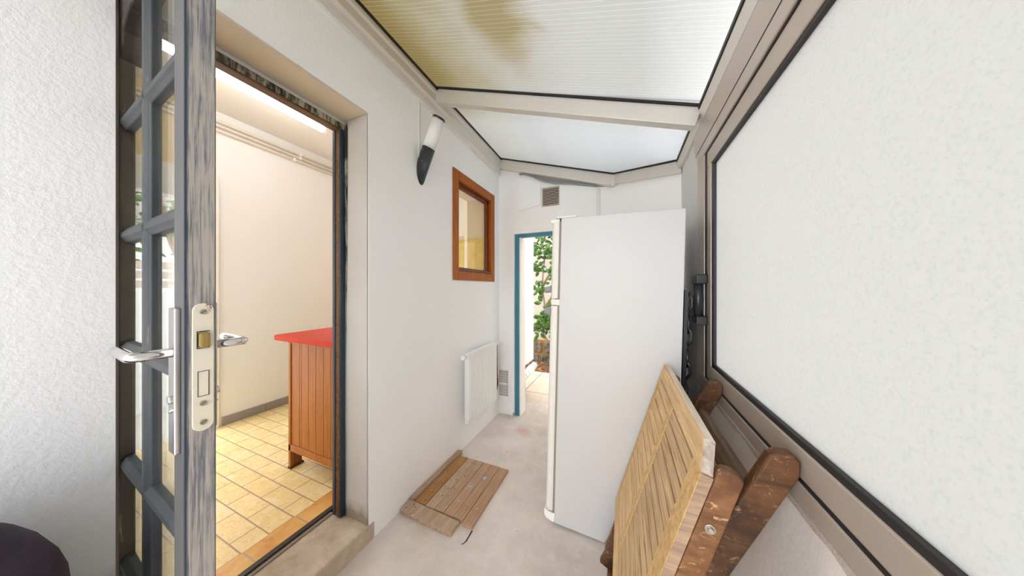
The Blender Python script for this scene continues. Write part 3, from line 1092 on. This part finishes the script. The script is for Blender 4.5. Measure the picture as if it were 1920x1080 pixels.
# lower air grille
def grille(name, loc, w, h, nx, nz, label, horizontal=False, tilt=0):
    g = empty(name, loc, label, 'vent', None)
    x, y, z = loc
    MB().box(x, x + w, y - .002, y + .004, z, z + h).build('backing', M['grille_dark'], g)
    fm = MB()
    t = .008
    fm.box(x - t, x + w + t, y - .008, y, z - t, z)
    fm.box(x - t, x + w + t, y - .008, y, z + h, z + h + t)
    fm.box(x - t, x, y - .008, y, z, z + h)
    fm.box(x + w, x + w + t, y - .008, y, z, z + h)
    return g, fm


g1, fm = grille('air_grille', (-1.190, EY, .185), .092, .262, 0, 0, 'tall white louvred air grille low on the end wall beside the radiator')
fm.build('frame', M['wall_end'], g1, .002)
m = MB()
for i in range(1, 9):
    x = -1.190 + .092 * i / 9
    m.box(x - .0022, x + .0022, EY - .006, EY, .185, .447)
for i in range(1, 10):
    z = .185 + .262 * i / 10
    m.box(-1.190, -1.098, EY - .0050, EY, z - .0014, z + .0014)
m.box(-1.192, -1.104, EY - .008, EY, .302, .322)
m.build('bars', M['outwhite'], g1)

g2, fm = grille('air_vent', (-.725, EY, 2.095), .155, .165, 0, 0, 'square beige slatted air vent high on the end wall')
fm.build('frame', M['terracotta'], g2, .003)
m = MB()
for i in range(11):
    z = 2.095 + .165 * (i + .5) / 11
    m.prism([(-.725, EY - .010, z - .005), (-.725, EY - .001, z + .001), (-.725, EY - .001, z + .005), (-.725, EY - .010, z)], (.155, 0, 0))
m.build('slats', M['terracotta'], g2)
m = MB()
m.box(-.745, -.734, EY - .012, EY, 2.07, 2.268)
m.box(-.745, -.60, EY - .012, EY, 2.268, 2.277)
m.build('plaster_edge', M['wall_end'], g2, .004)

# raised plaster patch, cement filling under the sloping rafter, cable, conduit
pp = MB().prism([(-.985, EY - .010, 2.07), (-.748, EY - .010, 2.105), (-.748, EY - .010, 2.315), (-.822, EY - .010, 2.352), (-.97, EY - .010, 2.415)], (0, .012, 0)).build('trim_16', M['wall'], None, .004)
struct(pp, 'raised white plaster patch beside the air vent', 'plaster')
ce = MB().prism([(-.960, EY - .006, 2.445), (-.94, EY - .006, 2.47), (-.16, EY - .006, 2.20), (-.229, EY - .006, 2.205), (-.457, EY - .006, 2.262), (-.608, EY - .006, 2.290), (-.702, EY - .006, 2.325), (-.822, EY - .006, 2.395)], (0, .01, 0)).build('trim_17', M['cement'])
struct(ce, 'bare grey cement wedge under the end rafter', 'cement')
cbl = MB().tube([(-.965, EY - .014, 2.440), (-.90, EY - .016, 2.428), (-.822, EY - .016, 2.390), (-.76, EY - .017, 2.353), (-.702, EY - .017, 2.325), (-.608, EY - .017, 2.295), (-.457, EY - .017, 2.266), (-.33, EY - .017, 2.240), (-.229, EY - .016, 2.212)], .0075, 8).build('power_cable', M['cable'])
tag(cbl, 'grey cable sagging along the end wall under the rafter', 'cable')
cn = MB().box(-.226, -.196, EY - .016, EY, 1.2, 2.19).build('cable_conduit', M['moulding'], None, .003)
tag(cn, 'vertical white conduit on the end wall above the fridge', 'conduit')

# ---------------------------------------------------------------- radiator
rd = empty('radiator', (-1.15, 2.0, .23), 'white grooved panel radiator hanging on the house wall', 'radiator')
ry0, ry1, rz0, rz1, rxf = 1.765, 2.262, .225, .785, -1.118
m = MB()
n = 17
pts = []
for i in range(n):
    ya = ry0 + .012 + (ry1 - ry0 - .024) * i / n
    yb = ry0 + .012 + (ry1 - ry0 - .024) * (i + 1) / n
    w = yb - ya
    pts += [(ya + w * .02, rxf), (ya + w * .62, rxf), (ya + w * .74, rxf - .006), (ya + w * .90, rxf - .006)]
pol = [(rxf, ry0 + .008)] + [(x, y) for y, x in pts] + [(rxf, ry1 - .008), (rxf - .016, ry1), (rxf - .040, ry1), (rxf - .040, ry0), (rxf - .016, ry0)]
m.prism([(x, y, rz0 + .035) for x, y in pol], (0, 0, rz1 - rz0 - .09))
m.build('panel', M['enamel'], rd)
m = MB()
m.box(rxf - .040, rxf - .001, ry0, ry1, rz1 - .056, rz1)
m.build('header', M['enamel'], rd, .006, 3)
m = MB().box(rxf - .040, rxf - .001, ry0, ry1, rz0, rz0 + .036)
m.build('header', M['enamel'], rd, .006, 3)
m = MB()
m.box(WX, rxf - .038, ry0 + .10, ry0 + .13, .30, .70)
m.build('bracket', M['enamel'], rd)
m = MB().box(WX, rxf - .038, ry1 - .13, ry1 - .10, .30, .70)
m.build('bracket', M['enamel'], rd)
m = MB().tube([(rxf - .022, ry0, .760), (rxf - .022, ry0 - .035, .760)], .012, 12)
m.tube([(rxf - .022, ry0 - .033, .760), (rxf - .022, ry0 - .056, .760)], .017, 12)
m.build('bleed_valve', M['lamp_white'], rd)
m = MB().tube([(rxf - .022, ry1, .765), (rxf - .022, ry1 + .050, .765)], .012, 12)
m.tube([(rxf - .022, ry1 + .030, .765), (rxf - .022, ry1 + .062, .765)], .019, 12)
m.build('valve', M['lamp_white'], rd)
MB().tube([(rxf - .022, ry1 + .034, .752), (rxf - .022, ry1 + .034, .60), (rxf - .024, ry1 + .040, .48), (rxf - .024, ry1 + .058, .36), (rxf - .030, ry1 + .045, .31), (WX + .01, ry1 + .012, .275)], .0095, 10).build('feed_pipe', M['copper'], rd)

# ---------------------------------------------------------------- wall lamp (tilted cylinder cut flat against the wall)
wlamp = empty('wall_lamp', (WX, 1.325, 2.0), 'tilted tubular outdoor wall lamp, white above and anthracite below', 'lamp')
AX = Vector((.17, 0, .36)).normalized()
C0 = Vector((-1.137, 1.325, 2.185))


def cut_cyl(t0, t1, r, name, mat, cut=False, bevel=0):
    m = MB().tube([C0 + AX * t0, C0 + AX * t1], r, 36)
    if cut:
        g = m.bm.verts[:] + m.bm.edges[:] + m.bm.faces[:]
        r_ = bmesh.ops.bisect_plane(m.bm, geom=g, plane_co=(WX + .001, 0, 0), plane_no=(-1, 0, 0), clear_outer=True)
        ed = [e for e in r_['geom_cut'] if isinstance(e, bmesh.types.BMEdge)]
        bmesh.ops.holes_fill(m.bm, edges=ed, sides=0)
    return m.build(name, mat, wlamp, bevel)


cut_cyl(-.34, 0.0, .0395, 'body', M['lamp_dark'], True)
cut_cyl(0.0, .176, .0375, 'diffuser', M['lamp_white'])
cut_cyl(.176, .190, .0395, 'cap', M['black_gloss'], False, .003)
MB().tube([C0 + AX * -.10 + Vector((.02, -.0325, 0)), C0 + AX * -.10 + Vector((.02, -.042, 0))], .003, 8).build('screw', M['screw'], wlamp)

# ---------------------------------------------------------------- fridge freezer, leaning slightly
fg = empty('fridge_freezer', (-.08, 1.69, 0), 'tall white fridge freezer standing side-on behind the wooden table', 'fridge')
fg.rotation_euler = (0, math.radians(1.4), 0)


def fl_build(m, name, mat, parent, bevel=0, seg=2):
    # coordinates are local to the fridge: x along its depth (front at -x), y across its width, z up
    bmesh.ops.recalc_face_normals(m.bm, faces=m.bm.faces)
    me = bpy.data.meshes.new(name)
    m.bm.to_mesh(me)
    m.bm.free()
    me.materials.append(mat)
    o = bpy.data.objects.new(name, me)
    COL.objects.link(o)
    o.parent = parent
    if bevel:
        b = o.modifiers.new('bevel', 'BEVEL')
        b.width = bevel
        b.segments = seg
        b.limit_method = 'ANGLE'
    return o


ya, yb = -.28, .27
fx0, fx1 = -.272, .300
m = MB()
prof = [(fx0, .012), (-.012, .005), (.035, .095), (.17, .36), (fx1, .36), (fx1, 1.672), (fx0, 1.672)]
m.prism([(x, ya, z) for x, z in prof], (0, yb - ya, 0))
fl_build(m, 'cabinet', M['fridge'], fg, .004)
m = MB()
m.box(fx0 - .012, fx0, ya + .006, yb - .006, .05, 1.655)
fl_build(m, 'door_seal', M['fridge_seal'], fg)


def fdoor(z0, z1, name):
    m = MB()
    pr = [(fx0 - .010, ya + .004), (fx0 - .026, ya - .001), (fx0 - .042, ya + .004), (fx0 - .052, ya + .018), (fx0 - .054, 0), (fx0 - .052, yb - .018), (fx0 - .042, yb - .002), (fx0 - .010, yb - .002)]
    m.prism([(x, y, z0) for x, y in pr], (0, 0, z1 - z0))
    o = fl_build(m, name, M['fridge_trim'], fg, .003)
    return o


frz = fdoor(1.236, 1.666, 'freezer_door')
frd = fdoor(.072, 1.196, 'fridge_door')
m = MB()
m.box(fx0 - .058, fx0 - .008, ya - .002, yb, 1.645, 1.668)
fl_build(m, 'freezer_door_cap', M['fridge_trim'], frz, .005)
for door, z0, z1, s in ((frz, 1.262, 1.292, 1), (frd, 1.156, 1.188, -1)):
    m = MB()
    pts = []
    for i in range(7):
        a = i / 6 * PI / 2
        pts.append((fx0 - .050 - .034 * math.sin(a), 1.0 * (z0 + (z1 - z0) * .5) + s * .012 * math.cos(a)))
    up = [(x, z + .013) for x, z in pts]
    dn_ = [(x, z - .013) for x, z in pts][::-1]
    m.prism([(x, ya + .006, z) for x, z in up + dn_], (0, .16, 0))
    fl_build(m, 'handle', M['handle_grey'], door, .003)
m = MB()
m.box(fx0 - .046, fx0 + .004, ya - .003, ya + .10, 1.199, 1.232)
fl_build(m, 'middle_hinge', M['fridge_trim'], fg, .004)
m = MB()
m.box(fx0 - .03, fx0 + .085, ya + .002, ya + .06, 1.672, 1.684)
fl_build(m, 'top_hinge_cover', M['fridge_trim'], fg, .004)
m = MB()
m.prism([(fx0 - .058, ya + .002, .07), (fx0 - .058, ya + .002, .04), (fx0 - .048, ya + .002, .022), (fx0 - .004, ya + .002, .008), (fx0 + .004, ya + .002, .03), (fx0 + .004, ya + .002, .062), (fx0 - .012, ya + .002, .058), (fx0 - .03, ya + .002, .060)], (0, .05, 0))
fl_build(m, 'bottom_hinge', M['lamp_white'], fg, .004)
for x in (fx0 + .04, fx0 + .10):
    for y in (ya + .05, yb - .05):
        fl_build(MB().tube([(x, y, .016), (x, y, -.003)], .016, 12), 'foot', M['fridge_trim'], fg)
m = MB()
m.box(fx0 + .004, fx0 + .20, ya + .03, yb - .03, .002, .012)
fl_build(m, 'plinth', M['black_hole'], fg)
# black condenser coil on the back
m = MB()
pts = []
zz_ = .42
side = 1
for i in range(12):
    z = .40 + i * .078
    ys = (ya + .02, yb - .04) if i % 2 == 0 else (yb - .04, ya + .02)
    for t in range(2):
        pts.append((fx1 + .022, ys[t], z))
    if i < 11:
        e = ys[1]
        o_ = -.018 if e < 0 else .018
        pts.append((fx1 + .022, e + o_, z + .039))
m.tube(pts, .0065, 8)
cd_ = fl_build(m, 'condenser_coil', M['black'], fg)
m = MB()
m.box(fx1 + .004, fx1 + .018, ya + .004, yb - .02, .37, 1.30)
fl_build(m, 'condenser_plate', M['black'], cd_)
for i in range(6):
    z = .42 + i * .155
    m = MB().tube([(fx1 + .018, ya + .012, z), (fx1 + .034, ya + .010, z + .03), (fx1 + .034, ya + .010, z + .065), (fx1 + .018, ya + .012, z + .095)], .006, 8)
    fl_build(m, 'condenser_clip', M['black_gloss'], cd_)

# ---------------------------------------------------------------- folded garden table leaning on the low wall
PHI = math.radians(73)
TU = Vector((math.cos(PHI), 0, math.sin(PHI)))       # up the slope
TN = Vector((-math.sin(PHI), 0, math.cos(PHI)))      # towards the room
TO = Vector((.170, 0, .952))                         # top edge, room side
TY0, TY1, TS = .685, 1.382, .715


def T(y, s, n):
    """y along the wall, s metres down from the top edge, n metres out of the face"""
    return TO + Vector((0, y, 0)) - TU * s + TN * n


tb = empty('folding_table', (.03, 1.0, 0), 'folded slatted wooden garden table leaning against the low wall under the window', 'table')
TT = .024


def tbox(m, y0, y1, s0, s1, n0, n1):
    m.obox(T(y0, s0, n0), (0, y1 - y0, 0), -TU * (s1 - s0), TN * (n1 - n0))
    return m


ch = .05
RW, SW = .062, .066
m = MB()
m.prism([T(TY0 + ch, 0, -TT), T(TY1, 0, -TT), T(TY1, RW, -TT), T(TY0 + .012, RW, -TT), T(TY0 + .004, ch + .006, -TT)], TN * TT)
m.build('top_rail', M['teak'], tb, .003)
MB().prism([T(TY0 + ch - .001, -.0006, -TT + .001), T(TY0 + .0035, ch + .0045, -TT + .001), T(TY0 + .0055, ch + .0065, -TT + .001), T(TY0 + ch + .001, .0015, -TT + .001)], TN * (TT - .002)).build('corner_end', M['corner_end'], tb)
m = MB()
m.obox(T(TY0 + ch, -.0012, -TT + .001), (0, TY1 - TY0 - ch - .001, 0), -TU * .0025, TN * (TT - .003))
m.build('top_edge', M['teak_end'], tb)
tbox(MB(), TY0, TY1, TS - RW, TS, -TT, 0).build('bottom_rail', M['teak'], tb, .003)
tbox(MB(), TY0, TY0 + SW, ch + .006, TS - RW, -TT, .0004).build('near_stile', M['teak_stile'], tb, .002)
tbox(MB(), TY0 - .0012, TY0 + .002, ch + .006, TS - .004, -TT + .001, -.001).build('near_edge', M['teak_side'], tb)
tbox(MB(), TY1 - .045, TY1, RW, TS - RW, -TT, .0004).build('far_stile', M['teak_stile'], tb, .002)
YM = 1.055
tbox(MB(), YM - .017, YM + .017, RW, TS - RW, -TT, .0008).build('centre_batten', M['teak_stile'], tb, .002)
ns = 14
s0 = RW + .002
pitch = (TS - 2 * RW - .004) / ns
for i in range(ns):
    a = s0 + pitch * i
    for yl, yr in ((TY0 + SW + .002, YM - .019), (YM + .019, TY1 - .047)):
        tbox(MB(), yl, yr, a + .0026, a + pitch - .0026, -TT + .004, -.0008 + random.uniform(-.0006, .0004)).build('slat', M['teak_worn'] if (i * 7 + (yl > 1) * 3) % 7 == 0 else M['teak'], tb, .0015)
# the hinged leg pair lying along the top (bolted at its near end)
for yy, nm in ((TY0 + .002, 'leg'), (TY1 - .028, 'leg')):
    m = MB()
    pts = []
    lw = .048
    n0 = -TT - .002 - lw
    for i in range(7):
        a = PI * i / 6
        pts.append(T(yy, .040 - .014 * math.sin(a) + .0, n0 + lw / 2 + lw / 2 * math.cos(a)))
    pts += [T(yy, .965, n0), T(yy, .965, n0 + lw)]
    m.prism(pts, (0, .026, 0))
    lg = m.build(nm, M['teak_brown'], tb, .005)
    if yy < 1:
        bt = MB().tube([T(yy - .003, .162, n0 + lw * .5), T(yy + .002, .162, n0 + lw * .5)], .0105, 18)
        bo = bt.build('bolt_washer', M['screw'], lg, .001)
        MB().tube([T(yy - .008, .162, n0 + lw * .5), T(yy - .002, .162, n0 + lw * .5)], [.0045, .0065], 12).build('bolt_head', M['steel'], lg)
m = MB()
m.tube([T(TY0 + .02, .93, -TT - .025), T(TY1 - .02, .93, -TT - .025)], .013, 12)
m.build('stretcher', M['teak_brown'], tb)
# the second leg pair, swung out so its ends rest on the wall
PB = math.radians(65.2)
BU = Vector((math.cos(PB), 0, math.sin(PB)))
BN = Vector((-math.sin(PB), 0, math.cos(PB)))
BO = Vector((.332, 0, .930))
for yy in (.765, 1.250):
    m = MB()
    w = .062
    pts = [(0, 0), (.012, .0), (.96, 0), (.96, w), (.030, w), (.006, w * .80), (-.006, w * .45)]
    # (distance down, distance across: 0 = wall side)
    prof = [(.030, 0), (.0, .012), (-.010, w * .50), (.004, w * .86), (.016, w), (.975, w), (.975, 0)]
    m.prism([BO + Vector((0, yy, 0)) - BU * a + BN * (b - w * .55) for a, b in prof], (0, .030, 0))
    m.build('leg', M['teak_leg'], tb, .006, 3)
m = MB()
m.obox(BO + Vector((0, .795, 0)) - BU * .175 + BN * -.02, (0, .455, 0), BU * .058, BN * .026)
m.build('cross_rail', M['teak_grey'], tb, .004)

# ---------------------------------------------------------------- loose boards on the floor
BX = [-1.196, -1.160, -1.079, -1.012, -.945, -.880, -.815, -.748]
bl = ['narrow pale strip of wood on the floor against the house wall',
      'orange brown floor board next to the narrow strip by the wall',
      'bleached floor board between the orange one and the tan ribbed ones',
      'tan floor board with a row of dark screw holes and white drips',
      'pinkish floor board with a small blue paint mark at its middle',
      'ribbed brown floor board with a pale blue paint spot, second from the open floor',
      'ribbed floor board on the open floor side, jutting out at the front']
for i in range(7):
    ya_, yb_ = 1.225, 1.694
    if i == 6:
        ya_ = 1.212
    if i == 0:
        ya_, yb_ = 1.222, 1.735
    zt_ = .034 if i == 0 else .020 + .001 * (i % 2)
    x0_, x1_ = BX[i] + .0015, BX[i + 1] - .0015
    bo = empty('floor_board', ((x0_ + x1_) / 2, (ya_ + yb_) / 2, 0), bl[i], 'board', 'loose deck boards on the concrete floor')
    MB().box(x0_, x1_, ya_, yb_, .0006, zt_).build('plank', M['deck'][i] if i < 6 else M['deck'][5], bo, .002)
    if i in (1, 2, 3):
        m = MB()
        for j in range(7):
            for q in (.25, .75):
                if random.random() < .75:
                    y = ya_ + .04 + (yb_ - ya_ - .08) * j / 6 + random.uniform(-.012, .012)
                    x = x0_ + (x1_ - x0_) * q
                    m.tube([(x, y, zt_ - .002), (x, y, zt_ + .0006)], .0032, 8)
        m.build('screw_holes', M['black_hole'], bo)
    if i in (4, 5):
        m = MB()
        y = 1.455 if i == 4 else 1.555
        x = x0_ + .030 if i == 4 else x0_ + .016
        pts = [(x + (.018 if i == 4 else .012) * math.cos(a * PI / 6), y + (.006 if i == 4 else .014) * math.sin(a * PI / 6), zt_ - .001) for a in range(12)]
        m.prism(pts, (0, 0, .0018)).build('paint_mark', plain('pale_blue_paint', (.34, .52, .66), .5), bo)
fb = empty('floor_board', (-1.0, 1.18, 0), 'brown board lying crosswise in front of the other floor boards', 'board', 'loose deck boards on the concrete floor')
MB().prism([(-1.186, 1.140, .0006), (-.829, 1.133, .0006), (-.829, 1.210, .0006), (-1.186, 1.219, .0006)], (0, 0, .0245)).build('plank', M['deck'][6], fb, .002)
m = MB()
for x, y in ((-1.165, 1.165), (-1.12, 1.188), (-1.14, 1.20)):
    m.tube([(x, y, .0235), (x, y, .0257)], .0032, 8)
m.build('screw_holes', M['black_hole'], fb)
ck = MB()
ck.prism([(-.752, 1.212, -.001), (-.744, 1.212, -.001), (-.742, 1.15, -.001), (-.752, 1.128, -.001), (-.764, 1.126, -.001), (-.754, 1.133, -.001), (-.749, 1.15, -.001)], (0, 0, .0016))
struct(ck.build('trim_18', M['black_hole']), 'dark crack in the concrete beside the floor boards', 'crack')

# ---------------------------------------------------------------- dark cover in the near corner
m = MB()
cx, cy = -1.005, -.075
segs, rings = 40, 18
prev = None
for r in range(rings + 1):
    t = r / rings
    ring = []
    for k in range(segs):
        a = 2 * PI * k / segs
        if t < .5:
            z = .02 + .70 * (t / .5)
            rad = .212 + .010 * math.sin(a * 9) * (1 - t / .5)
        else:
            q = (t - .5) / .5 * PI / 2
            z = .72 + .23 * math.sin(q)
            rad = .212 * max(math.cos(q), .001)
        rx, ry = rad * .86, rad
        ring.append(m.bm.verts.new((cx + rx * math.cos(a), cy + ry * math.sin(a), z)))
    if prev:
        for k in range(segs):
            f_ = m.bm.faces.new((prev[k], prev[(k + 1) % segs], ring[(k + 1) % segs], ring[k]))
            f_.smooth = True
    prev = ring
m.bm.faces.new(prev)
cv = m.build('furniture_cover', M['purple'])
tag(cv, 'dark purple rounded fabric cover standing against the white wall near the camera', 'cover')

# ---------------------------------------------------------------- garden beyond the doorway
rw = MB().box(-4, 4, -3.4, -3.2, -.25, .75).build('wall_rear_blocker', M['outwhite'])  # added out of view to hold back low light from behind
struct(rw, 'unseen wall added behind the open end of the lean-to to cut low light', 'wall')
gr = MB().box(-30, 30, -30, 30, -.32, -.22).build('ground', M['lawn'])
struct(gr, 'ground outside', 'ground')
pv = MB().box(-1.9, .9, 2.86, 3.93, -.2, -.004).build('path_paving', M['paving'])
struct(pv, 'beige paving slabs outside the garden doorway', 'paving')
so = MB().box(-2.4, .9, 3.93, 4.62, -.2, -.03).build('ground_bed', M['soil'])
struct(so, 'planting bed at the foot of the garden wall', 'ground')
gw = MB().box(-3.4, 1.4, 4.62, 4.80, -.2, 5.2).build('wall_garden', M['garden_wall'])  # carried up high, out of view, to shade the garden
struct(gw, 'beige rendered garden wall behind the climber', 'wall')
sb_ = empty('wall_garden_base', (-1.2, 4.6, 0))
struct(sb_, 'dark stone base of the garden wall with ochre mortar', 'wall')
MB().box(-3.4, 1.4, 4.585, 4.622, -.1, .36).build('mortar_bed', M['ochre'], sb_)
m = MB()
x = -2.2
while x < -.4:
    w_ = random.uniform(.16, .26)
    m.box(x, x + w_ - .035, 4.555, 4.60, -.06, .10)
    m.box(x + .07, x + w_ + .03, 4.555, 4.60, .135, .33)
    x += w_ + .015
m.build('stones', M['stone'], sb_, .015)
lt = MB()
for i in range(420):
    px, py = random.uniform(-1.9, -.5), random.uniform(3.95, 4.54)
    a, r = random.uniform(0, 6.28), random.uniform(.018, .045)
    t1, t2 = random.uniform(-.12, .12), random.uniform(-.2, .2)
    u = Vector((math.cos(a), math.sin(a), t1)) * r
    v = Vector((-math.sin(a), math.cos(a), t2)) * r * .5
    c = Vector((px, py, -.028 + random.uniform(0, .004)))
    lt.bm.faces.new([lt.bm.verts.new(c - u), lt.bm.verts.new(c + v), lt.bm.verts.new(c + u), lt.bm.verts.new(c - v)])
lto = lt.build('fallen_leaves', M['litter'])
tag(lto, 'dry brown leaves lying in the bed at the foot of the garden wall', 'leaves', None, 'stuff')

pr_ = MB().box(-3.4, 1.2, 2.64, 3.35, 3.0, 3.1).build('ceiling_shade', M['outwhite'])  # added roof, never in view, keeps sky light off the garden
struct(pr_, 'unseen roof added behind the end wall to shade the garden', 'roof')
pw = MB().box(1.0, 1.2, 2.64, 4.8, -.2, 5.2).build('wall_shade_side', M['outwhite'])  # added wall, out of view, darkens the garden from the side
struct(pw, 'unseen side wall added to shade the garden', 'wall')
# white outbuilding corner with soil pipe
ob = MB().box(-1.75, -1.045, 2.66, 3.14, .41, 4.6).build('wall_outside', M['outwhite'])
struct(ob, 'white rendered outbuilding corner just outside the garden doorway', 'wall')
ob2 = MB().box(-1.75, -1.26, 2.72, 3.1, -.05, .41).build('wall_outside_base', M['cement'])
struct(ob2, 'recessed grey base below the white outbuilding corner', 'wall')
pi = empty('soil_pipe', (-1.14, 3.2, .05), 'white plastic soil pipe lying along the foot of the white outbuilding', 'pipe')
MB().tube([(-1.150, 2.84, .185), (-1.170, 3.56, .205)], .046, 18).build('pipe', M['pvc'], pi)
for y in (2.84, 3.08, 3.32):
    z = .185 + (y - 2.84) * .028
    x = -1.150 - (y - 2.84) * .028
    MB().tube([(x, y, z), (x - .002, y + .09, z + .002)], .052, 18).build('socket', M['pvc'], pi)
    MB().tube([(x - .002, y + .088, z + .002), (x - .002, y + .100, z + .002)], .0535, 18).build('seal_ring', M['pvc_band'], pi)
MB().box(-1.19, -1.11, 3.0, 3.03, -.004, .15).build('support', M['cement'], pi)
# yellow planter box
yb_ = empty('plastic_box', (-1.10, 2.70, 0), 'small yellow plastic box on the floor behind the teal door frame', 'box')
m = MB()
m.box(-1.16, -1.03, 2.735, 2.75, .002, .105)
m.box(-1.16, -1.03, 2.665, 2.68, .002, .105)
m.box(-1.16, -1.148, 2.68, 2.735, .002, .105)
m.box(-1.042, -1.03, 2.68, 2.735, .002, .105)
m.box(-1.15, -1.04, 2.68, 2.735, .002, .012)
m.build('shell', M['yellow'], yb_, .003)

# climber on the garden wall
cp = empty('climbing_shrub', (-1.10, 4.3, 0), 'green leafy shrub growing up the garden wall beyond the doorway', 'shrub')
stems = [
    [(-1.02, 4.30, -.03), (-1.06, 4.32, .30), (-1.14, 4.34, .62), (-1.24, 4.36, .95), (-1.30, 4.38, 1.30), (-1.28, 4.38, 1.65), (-1.20, 4.40, 2.1)],
    [(-1.06, 4.32, .32), (-1.20, 4.32, .42), (-1.32, 4.33, .60)],
    [(-1.24, 4.36, .98), (-1.14, 4.33, 1.10), (-1.05, 4.31, 1.32), (-1.0, 4.32, 1.7), (-1.0, 4.35, 2.2)],
    [(-1.30, 4.38, 1.32), (-1.20, 4.36, 1.48), (-1.13, 4.35, 1.58)]]
m = MB()
for s_ in stems:
    m.tube(s_, [.026 * (1 - .75 * i / len(s_)) for i in range(len(s_))], 8)
m.build('stem', M['bark'], cp)
m = MB()


def leaf(c, d, ln):
    d = d.normalized()
    sd = d.cross(Vector((random.uniform(-.5, .5), -1, random.uniform(-.2, .6)))).normalized()
    up = sd.cross(d)
    w = ln * random.uniform(.24, .32)
    a = m.bm.verts.new(c)
    mid = [m.bm.verts.new(c + d * ln * .35 + sd * w + up * -.006), m.bm.verts.new(c + d * ln * .40 + up * .006), m.bm.verts.new(c + d * ln * .35 - sd * w + up * -.006)]
    m2 = [m.bm.verts.new(c + d * ln * .72 + sd * w * .8 + up * -.014), m.bm.verts.new(c + d * ln * .72 + up * -.004), m.bm.verts.new(c + d * ln * .72 - sd * w * .8 + up * -.014)]
    b = m.bm.verts.new(c + d * ln + up * -.02)
    for q in ((a, mid[0], mid[1]), (a, mid[1], mid[2]), (mid[0], m2[0], m2[1], mid[1]), (mid[1], m2[1], m2[2], mid[2]), (m2[0], b, m2[1]), (m2[1], b, m2[2])):
        m.bm.faces.new(q)


for cx_, cy_, cz_, r, n in ((-1.32, 4.30, .68, .16, 42), (-1.17, 4.25, .86, .18, 60), (-1.05, 4.22, 1.02, .12, 34), (-1.28, 4.30, 1.30, .16, 30), (-1.12, 4.28, 1.62, .10, 18),
                            (-1.36, 4.34, 1.65, .12, 22), (-1.34, 4.34, 2.02, .16, 40), (-1.05, 4.28, 1.92, .16, 40), (-1.0, 4.28, 2.25, .22, 60), (-1.3, 4.3, 2.35, .22, 60), (-1.00, 4.25, .62, .10, 24)):
    for i in range(n):
        p_ = Vector((random.gauss(0, .5), random.gauss(0, .35), random.gauss(0, .5))) * r
        d_ = Vector((random.uniform(-1, 1), random.uniform(-.8, .2), random.uniform(-1, .45)))
        leaf(Vector((cx_, cy_, cz_)) + p_, d_, random.uniform(.075, .13))
m.build('foliage', M['leaf'], cp)

# ---------------------------------------------------------------- street side seen through the kitchen opening
hs = empty('neighbour_house', (-9.5, 2.2, -.2), 'pale house with a grey tiled roof seen through the glazed door', 'house')
MB().box(-12, -8.6, -3, 8, -.22, 2.7).build('wall', M['outwhite'], hs)
MB().prism([(-8.3, -3.2, 2.6), (-12.2, -3.2, 2.6), (-10.2, -3.2, 4.6)], (0, 11.4, 0)).build('roof', M['rooftile'], hs)
fn = empty('garden_fence', (-5.4, 2.0, -.2), 'low pale boarded fence seen through the glazed door', 'fence')
MB().box(-5.5, -5.4, -2, 6, -.22, 1.25).build('panel', M['wall_end'], fn)
m = MB()
for z in (1.30, 1.42, 1.54):
    m.box(-5.47, -5.42, -2, 6, z, z + .09)
m.build('rail', M['terracotta'], fn)
tr = empty('garden_tree', (-6.6, 1.75, -.22), 'slender tree seen through the glazed door', 'tree')
MB().tube([(-6.6, 2.2, -.22), (-6.55, 2.0, 1.2), (-6.6, 1.75, 2.0), (-6.7, 1.6, 2.8)], [.10, .08, .06, .03], 10).build('trunk', M['bark'], tr)
m = MB()
for i in range(260):
    c = Vector((-6.6, 1.8, 2.4)) + Vector((random.gauss(0, .35), random.gauss(0, .5), random.gauss(0, .35)))
    leaf(c, Vector((random.uniform(-1, 1), random.uniform(-1, 1), random.uniform(-1, .5))), random.uniform(.10, .18))
m.build('crown', M['leaf'], tr)
